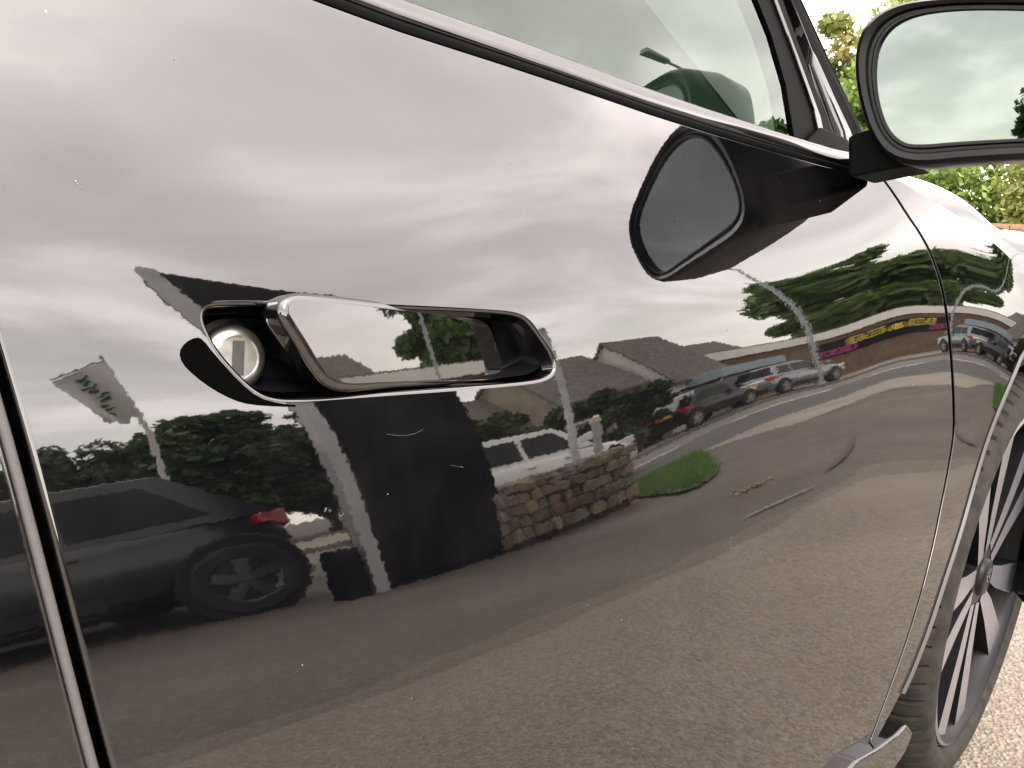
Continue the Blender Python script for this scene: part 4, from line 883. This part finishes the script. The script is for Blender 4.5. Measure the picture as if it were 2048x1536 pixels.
# ------------------------------------------------------------------ rubble wall
mat('stone_tan', (.20, .155, .10), .9, var=.35, scale=5, bump=.01); mat('stone_brown', (.115, .085, .06), .9, var=.35, scale=5, bump=.01); mat('stone_grey', (.14, .125, .105), .9, var=.3, scale=5, bump=.01); mat('stone_dark', (.055, .045, .036), .9, var=.3, scale=6)
sw = tag(empty('stone_wall', (4.9, -4.78, 0)), 'short rubble stone wall beside the totem sign, tan and brown stones', 'wall')
MB().box((-.88, -.16, 0), (.80, .16, .56)).build('core', 'stone_dark', sw)
bw2 = tag(empty('boundary_wall', (1.2, -7.5, 0)), 'low dark stone boundary wall behind the charcoal hatchback', 'wall')
MB().box((-5, -.14, 0), (2.6, .14, .62)).build('core', 'stone_dark', bw2); MB().box((-5, -.17, .622), (2.6, .17, .70)).build('coping', 'kerb_stone', bw2, bevel=.01)
stones = []
for kk in range(9):
    bm = bmesh.new(); bmesh.ops.create_cube(bm, size=1); bmesh.ops.bevel(bm, geom=list(bm.edges), offset=.2, segments=1, affect='EDGES')
    for vv in bm.verts: vv.co += Vector((rnd.uniform(-.08, .08), rnd.uniform(-.08, .08), rnd.uniform(-.08, .08)))
    me = bpy.data.meshes.new('stone'); bm.to_mesh(me); bm.free(); me.materials.append(MATS[('stone_tan', 'stone_brown', 'stone_grey')[kk % 3]]); stones.append(me)
def stone(x, y, z, sx, sy, sz, par=None):
    o = bpy.data.objects.new('stone', rnd.choice(stones)); COL.objects.link(o); o.parent = par or sw; o.location = (x, y, z); o.scale = (sx, sy, sz); o.rotation_euler = (rnd.uniform(-.1, .1), rnd.uniform(-.12, .12), rnd.uniform(-.1, .1))
for par, xa, xb in ((sw, -.88, .80), (bw2, -1.5, 2.6)):
    z = .07
    for row in range(5 if par is sw else 4):
        hh = (.15, .13, .12, .11, .10)[row]; x = xa
        while x < xb-.05:
            w_ = rnd.uniform(.12, .26) if par is sw else rnd.uniform(.2, .42)
            stone(x+w_/2, .14+rnd.uniform(-.02, .03), z+hh*.35, w_, .14, hh*1.02, par); x += w_
        z += hh*.93
x = -.88
while x < .75:
    w_ = rnd.uniform(.16, .32); stone(x+w_/2, 0, .60+rnd.uniform(-.02, .02), w_, .40, .09); x += w_
for r_ in range(4):
    for q in (-.09, .09): stone(.80, q, .09+.135*r_, .14, .2, .16); stone(-.88, q, .09+.135*r_, .14, .2, .16)

# ------------------------------------------------------------------ other cars
mat('silver_paint', (.26, .29, .31), .22, .7); mat('charcoal_paint', (.020, .021, .024), .2, ior=1.6); mat('white_paint', (.72, .72, .70), .2); mat('dark_paint', (.012, .013, .016), .15)
mat('lamp_red', (.45, .01, .012), .25); mat('lamp_clear', (.6, .6, .6), .15); mat('plate_yellow', (.75, .50, .06), .5); mat('plate_white', (.7, .7, .7), .5); mat('car_glass', (.012, .015, .016), .06, ior=1.3); mat('alloy', (.30, .29, .28), .35, .8); mat('alloy_dark', (.10, .10, .10), .4, .8); mat('car_tyre', (.02, .02, .02), .8)
KIND = {
 'hatch': dict(st=[(0, .66, .80), (.012, .84, .90), (.06, .93, .96), (.2, .95, 1), (.5, .92, 1), (.66, .90, 1), (.76, .84, .985), (.90, .73, .94), (.97, .62, .86), (1, .48, .76)], gh=[(.03, .0), (.16, 1.0), (.34, 1.02), (.52, .97), (.70, .0)], belt=.93, roof=1.45),
 'suv': dict(st=[(0, .72, .84), (.012, .95, .92), (.04, 1.05, .97), (.2, 1.06, 1), (.5, 1.04, 1), (.68, 1.03, 1), (.80, .98, .985), (.92, .88, .94), (.98, .72, .88), (1, .55, .78)], gh=[(.02, .0), (.09, 1.0), (.30, 1.03), (.50, .98), (.71, .0)], belt=1.05, roof=1.66)}
def bg_car(name, label, kind, L, Wd, pm, loc, rz, group, plate=True, alloy='alloy'):
    K = KIND[kind]; r = tag(empty(name, loc, rz), label, 'car', group); hw = Wd/2; zl = .24
    v = []; f = []; sec = [(0, 0), (.80, 0), (.95, .10), (1.0, .35), (1.0, .62), (.965, .86), (.90, .97), (.70, 1.0), (0, 1.02)]; full = [(s*a, b) for s, q in ((1, sec), (-1, sec[::-1][1:])) for a, b in q]; k = len(full)
    for t_, zh, wf in K['st']:
        lo_ = zl+(.10 if t_ in (0, 1) else 0)
        for a, b in full: v.append((-L/2+L*t_, a*hw*wf, lo_+(zh-lo_)*b))
    for i in range(len(K['st'])-1):
        for j in range(k-1): f.append((i*k+j, i*k+j+1, (i+1)*k+j+1, (i+1)*k+j))
    f.append(tuple(range(k-1))); f.append(tuple((len(K['st'])-1)*k+j for j in range(k-2, -1, -1)))
    body = mesh('body', v, f, pm, r, 40); bm = bmesh.new(); bm.from_mesh(body.data); bmesh.ops.recalc_face_normals(bm, faces=bm.faces); bm.to_mesh(body.data); bm.free()
    md = body.modifiers.new('s', 'SUBSURF'); md.levels = 1; md.render_levels = 1
    bz, rz_ = K['belt'], K['roof']; v = []; f = []; gs = []
    for t_, q in K['gh']:
        z = bz-.06+(rz_-bz+.06)*q; w_ = hw*(.93-.17*min(q, 1)); gs.append((-L/2+L*t_, z, w_))
        v += [(-L/2+L*t_, w_, z-.02), (-L/2+L*t_, w_*.82, z), (-L/2+L*t_, 0, z+.015), (-L/2+L*t_, -w_*.82, z), (-L/2+L*t_, -w_, z-.02)]
    n_ = len(gs)
    for i in range(n_-1):
        for j in range(4): f.append((i*5+j, i*5+j+1, (i+1)*5+j+1, (i+1)*5+j))
    b0 = len(v); 
    for x, z, w_ in gs: v += [(x, hw*.93, bz-.07), (x, -hw*.93, bz-.07)]
    for i in range(n_-1): f.append((i*5, (i+1)*5, b0+2*(i+1), b0+2*i)); f.append((i*5+4, b0+2*i+1, b0+2*(i+1)+1, (i+1)*5+4))
    cab = mesh('cabin', v, f, pm, r, 30); bm = bmesh.new(); bm.from_mesh(cab.data); bmesh.ops.recalc_face_normals(bm, faces=bm.faces); bm.to_mesh(cab.data); bm.free()
    # glazing
    def lerp(i, t_): 
        a, b = gs[i], gs[i+1]; return [a[q]*(1-t_)+b[q]*t_ for q in range(3)]
    ax0, ax1 = lerp(0, .45), lerp(3, .62)
    for s in (-1, 1):
        def Wp(x, z): 
            q = (z-(bz-.06))/(rz_-bz+.06); return (x, s*(hw*(.93-.17*q)+.008), z)
        x0, x1, x2, x3, x4, x5 = gs[0][0]+.34, gs[1][0]+.14, (gs[1][0]+gs[3][0])/2-.05, (gs[1][0]+gs[3][0])/2+.04, gs[3][0]-.02, gs[4][0]-.42
        zt, zb = rz_-.11, bz+.01
        for q in ([(x0, zb), (x1, zt), (x2, zt), (x2, zb)], [(x3, zb), (x3, zt), (x4, zt-.01), (x5, zb)]):
            mesh('side_window', [Wp(*p) for p in q], [(0, 1, 2, 3)], 'car_glass', r)
        # wheels
        for wx in (-L/2+L*(.105 if kind == 'hatch' else .145), -L/2+L*.80):
            R0 = .31 if kind == 'hatch' else .36
            vv, ff = lathe([(0, -.0), (R0+.06, 0), (R0+.075, .02)], 32); a_ = mesh('wheel_arch', vv, ff, 'liner', r); a_.location = (wx, s*(hw+.004), R0+.01); a_.rotation_euler = (0, 0, 0 if s < 0 else math.pi)
            vv, ff = lathe([(R0*.62, -.002), (R0*.72, -.012), (R0*.92, -.012), (R0, .01), (R0, .2)], 32); w = mesh('wheel', vv, ff, 'car_tyre', r, 40); w.location = (wx, s*(hw+.012), R0); w.rotation_euler = (0, 0, 0 if s < 0 else math.pi)
            mb = MB(); vv, ff = lathe([(R0*.64, -.006), (R0*.58, .006)], 32); mb.add(vv, ff); vv, ff = lathe([(0, -.004), (R0*.14, -.002)], 12); mb.add(vv, ff)
            for q in range(5):
                a = q*2*math.pi/5+.3; c1, s1 = math.cos(a), math.sin(a)
                P = lambda rr, w_: (rr*c1-w_*s1, -.004, rr*s1+w_*c1)
                mb.add([P(R0*.1, -.03), P(R0*.1, .03), P(R0*.6, .045), P(R0*.6, -.045)], [(0, 1, 2, 3)])
            mesh('rim', mb.v, mb.f, alloy, w)
        lz = bz-.14
        MB().add([(-L/2+.0, s*hw*.62, lz-.09), (-L/2+.02, s*hw*.86, lz-.10), (-L/2+.24, s*hw*.972, lz-.03), (-L/2+.02, s*hw*.62, lz+.07), (-L/2+.05, s*hw*.86, lz+.08), (-L/2+.26, s*hw*.962, lz+.06), (-L/2+.3, s*hw*.6, lz-.05), (-L/2+.3, s*hw*.6, lz+.06)], [(0,1,4,3),(1,2,5,4),(3,4,5,7),(0,6,2,1),(2,6,7,5),(0,3,7,6)]).build('tail_lamp', 'lamp_red', r, bevel=.02)
        MB().box((L/2-.60, s*hw*.58, .60), (L/2-.22, s*hw*.90, .74 if kind == 'hatch' else .86)).build('headlamp', 'lamp_clear', r, bevel=.03)
        MB().box((gs[4][0]-.42, s*(hw+.02), bz+.02), (gs[4][0]-.24, s*(hw+.20), bz+.17)).build('door_mirror', pm, r, bevel=.03)
        MB().box((-L/2+L*.30, s*(hw+.002)-.004, .30), (-L/2+L*.68, s*(hw+.002)+.004, .42)).build('sill', 'liner', r)
        for hx in (-L/2+L*.32, -L/2+L*.52): MB().box((hx, s*(hw-.02)-.03, bz-.16), (hx+.2, s*(hw-.02)+.03, bz-.13)).build('door_handle', pm, r, bevel=.008)
    z0, z1 = bz+.02, rz_-.12
    def screen(nmn, ia, ib, t0, t1, dx):
        a, b = gs[ia], gs[ib]; p0 = [a[q]*(1-t0)+b[q]*t0 for q in range(3)]; p1 = [a[q]*(1-t1)+b[q]*t1 for q in range(3)]
        mesh(nmn, [(p0[0]+dx, -p0[2]*.90, p0[1]), (p0[0]+dx, p0[2]*.90, p0[1]), (p1[0]+dx, p1[2]*.78, p1[1]+.006), (p1[0]+dx, -p1[2]*.78, p1[1]+.006)], [(0, 1, 2, 3)], 'car_glass', r)
    screen('rear_window', 0, 1, .22, .92, -.02); screen('windscreen', 4, 3, .16, .94, .02)
    if plate: MB().box((-L/2-.03, -.26, .70 if kind == 'hatch' else .72), (-L/2+.02, .26, .82 if kind == 'hatch' else .84)).build('number_plate', 'plate_yellow', r)
    MB().box((L/2-.05, -.26, .42), (L/2+.015, .26, .53)).build('number_plate', 'plate_white', r)
    MB().box((-L/2+.0, -hw*.7, .28), (-L/2+.12, hw*.7, .46)).build('bumper', 'liner', r, bevel=.02)
    return r
bg_car('parked_hatchback', 'charcoal hatchback parked across the forecourt beside the totem sign', 'hatch', 4.1, 1.76, 'charcoal_paint', (.86, -6.06, 0), math.pi, 'parked cars', alloy='alloy_dark')
bg_car('parked_hatchback', 'white hatchback standing behind the stone wall', 'hatch', 4.2, 1.75, 'white_paint', (8.3, -9.05, 0), 0, 'parked cars')
bg_car('parked_hatchback', 'dark hatchback parked behind the silver SUV', 'hatch', 3.8, 1.74, 'dark_paint', (20.35, -14.15, .105), 0, 'parked cars')
bg_car('parked_suv', 'silver-grey SUV parked on the far pavement by the street lamp', 'suv', 4.45, 1.86, 'silver_paint', (25.25, -14.22, .105), 0, 'parked cars')

# the street lies a little below the level the car's wheels were measured from
for o in list(COL.objects):
    if o.parent is None and o not in (CAR, camo, so): o.location.z -= .03
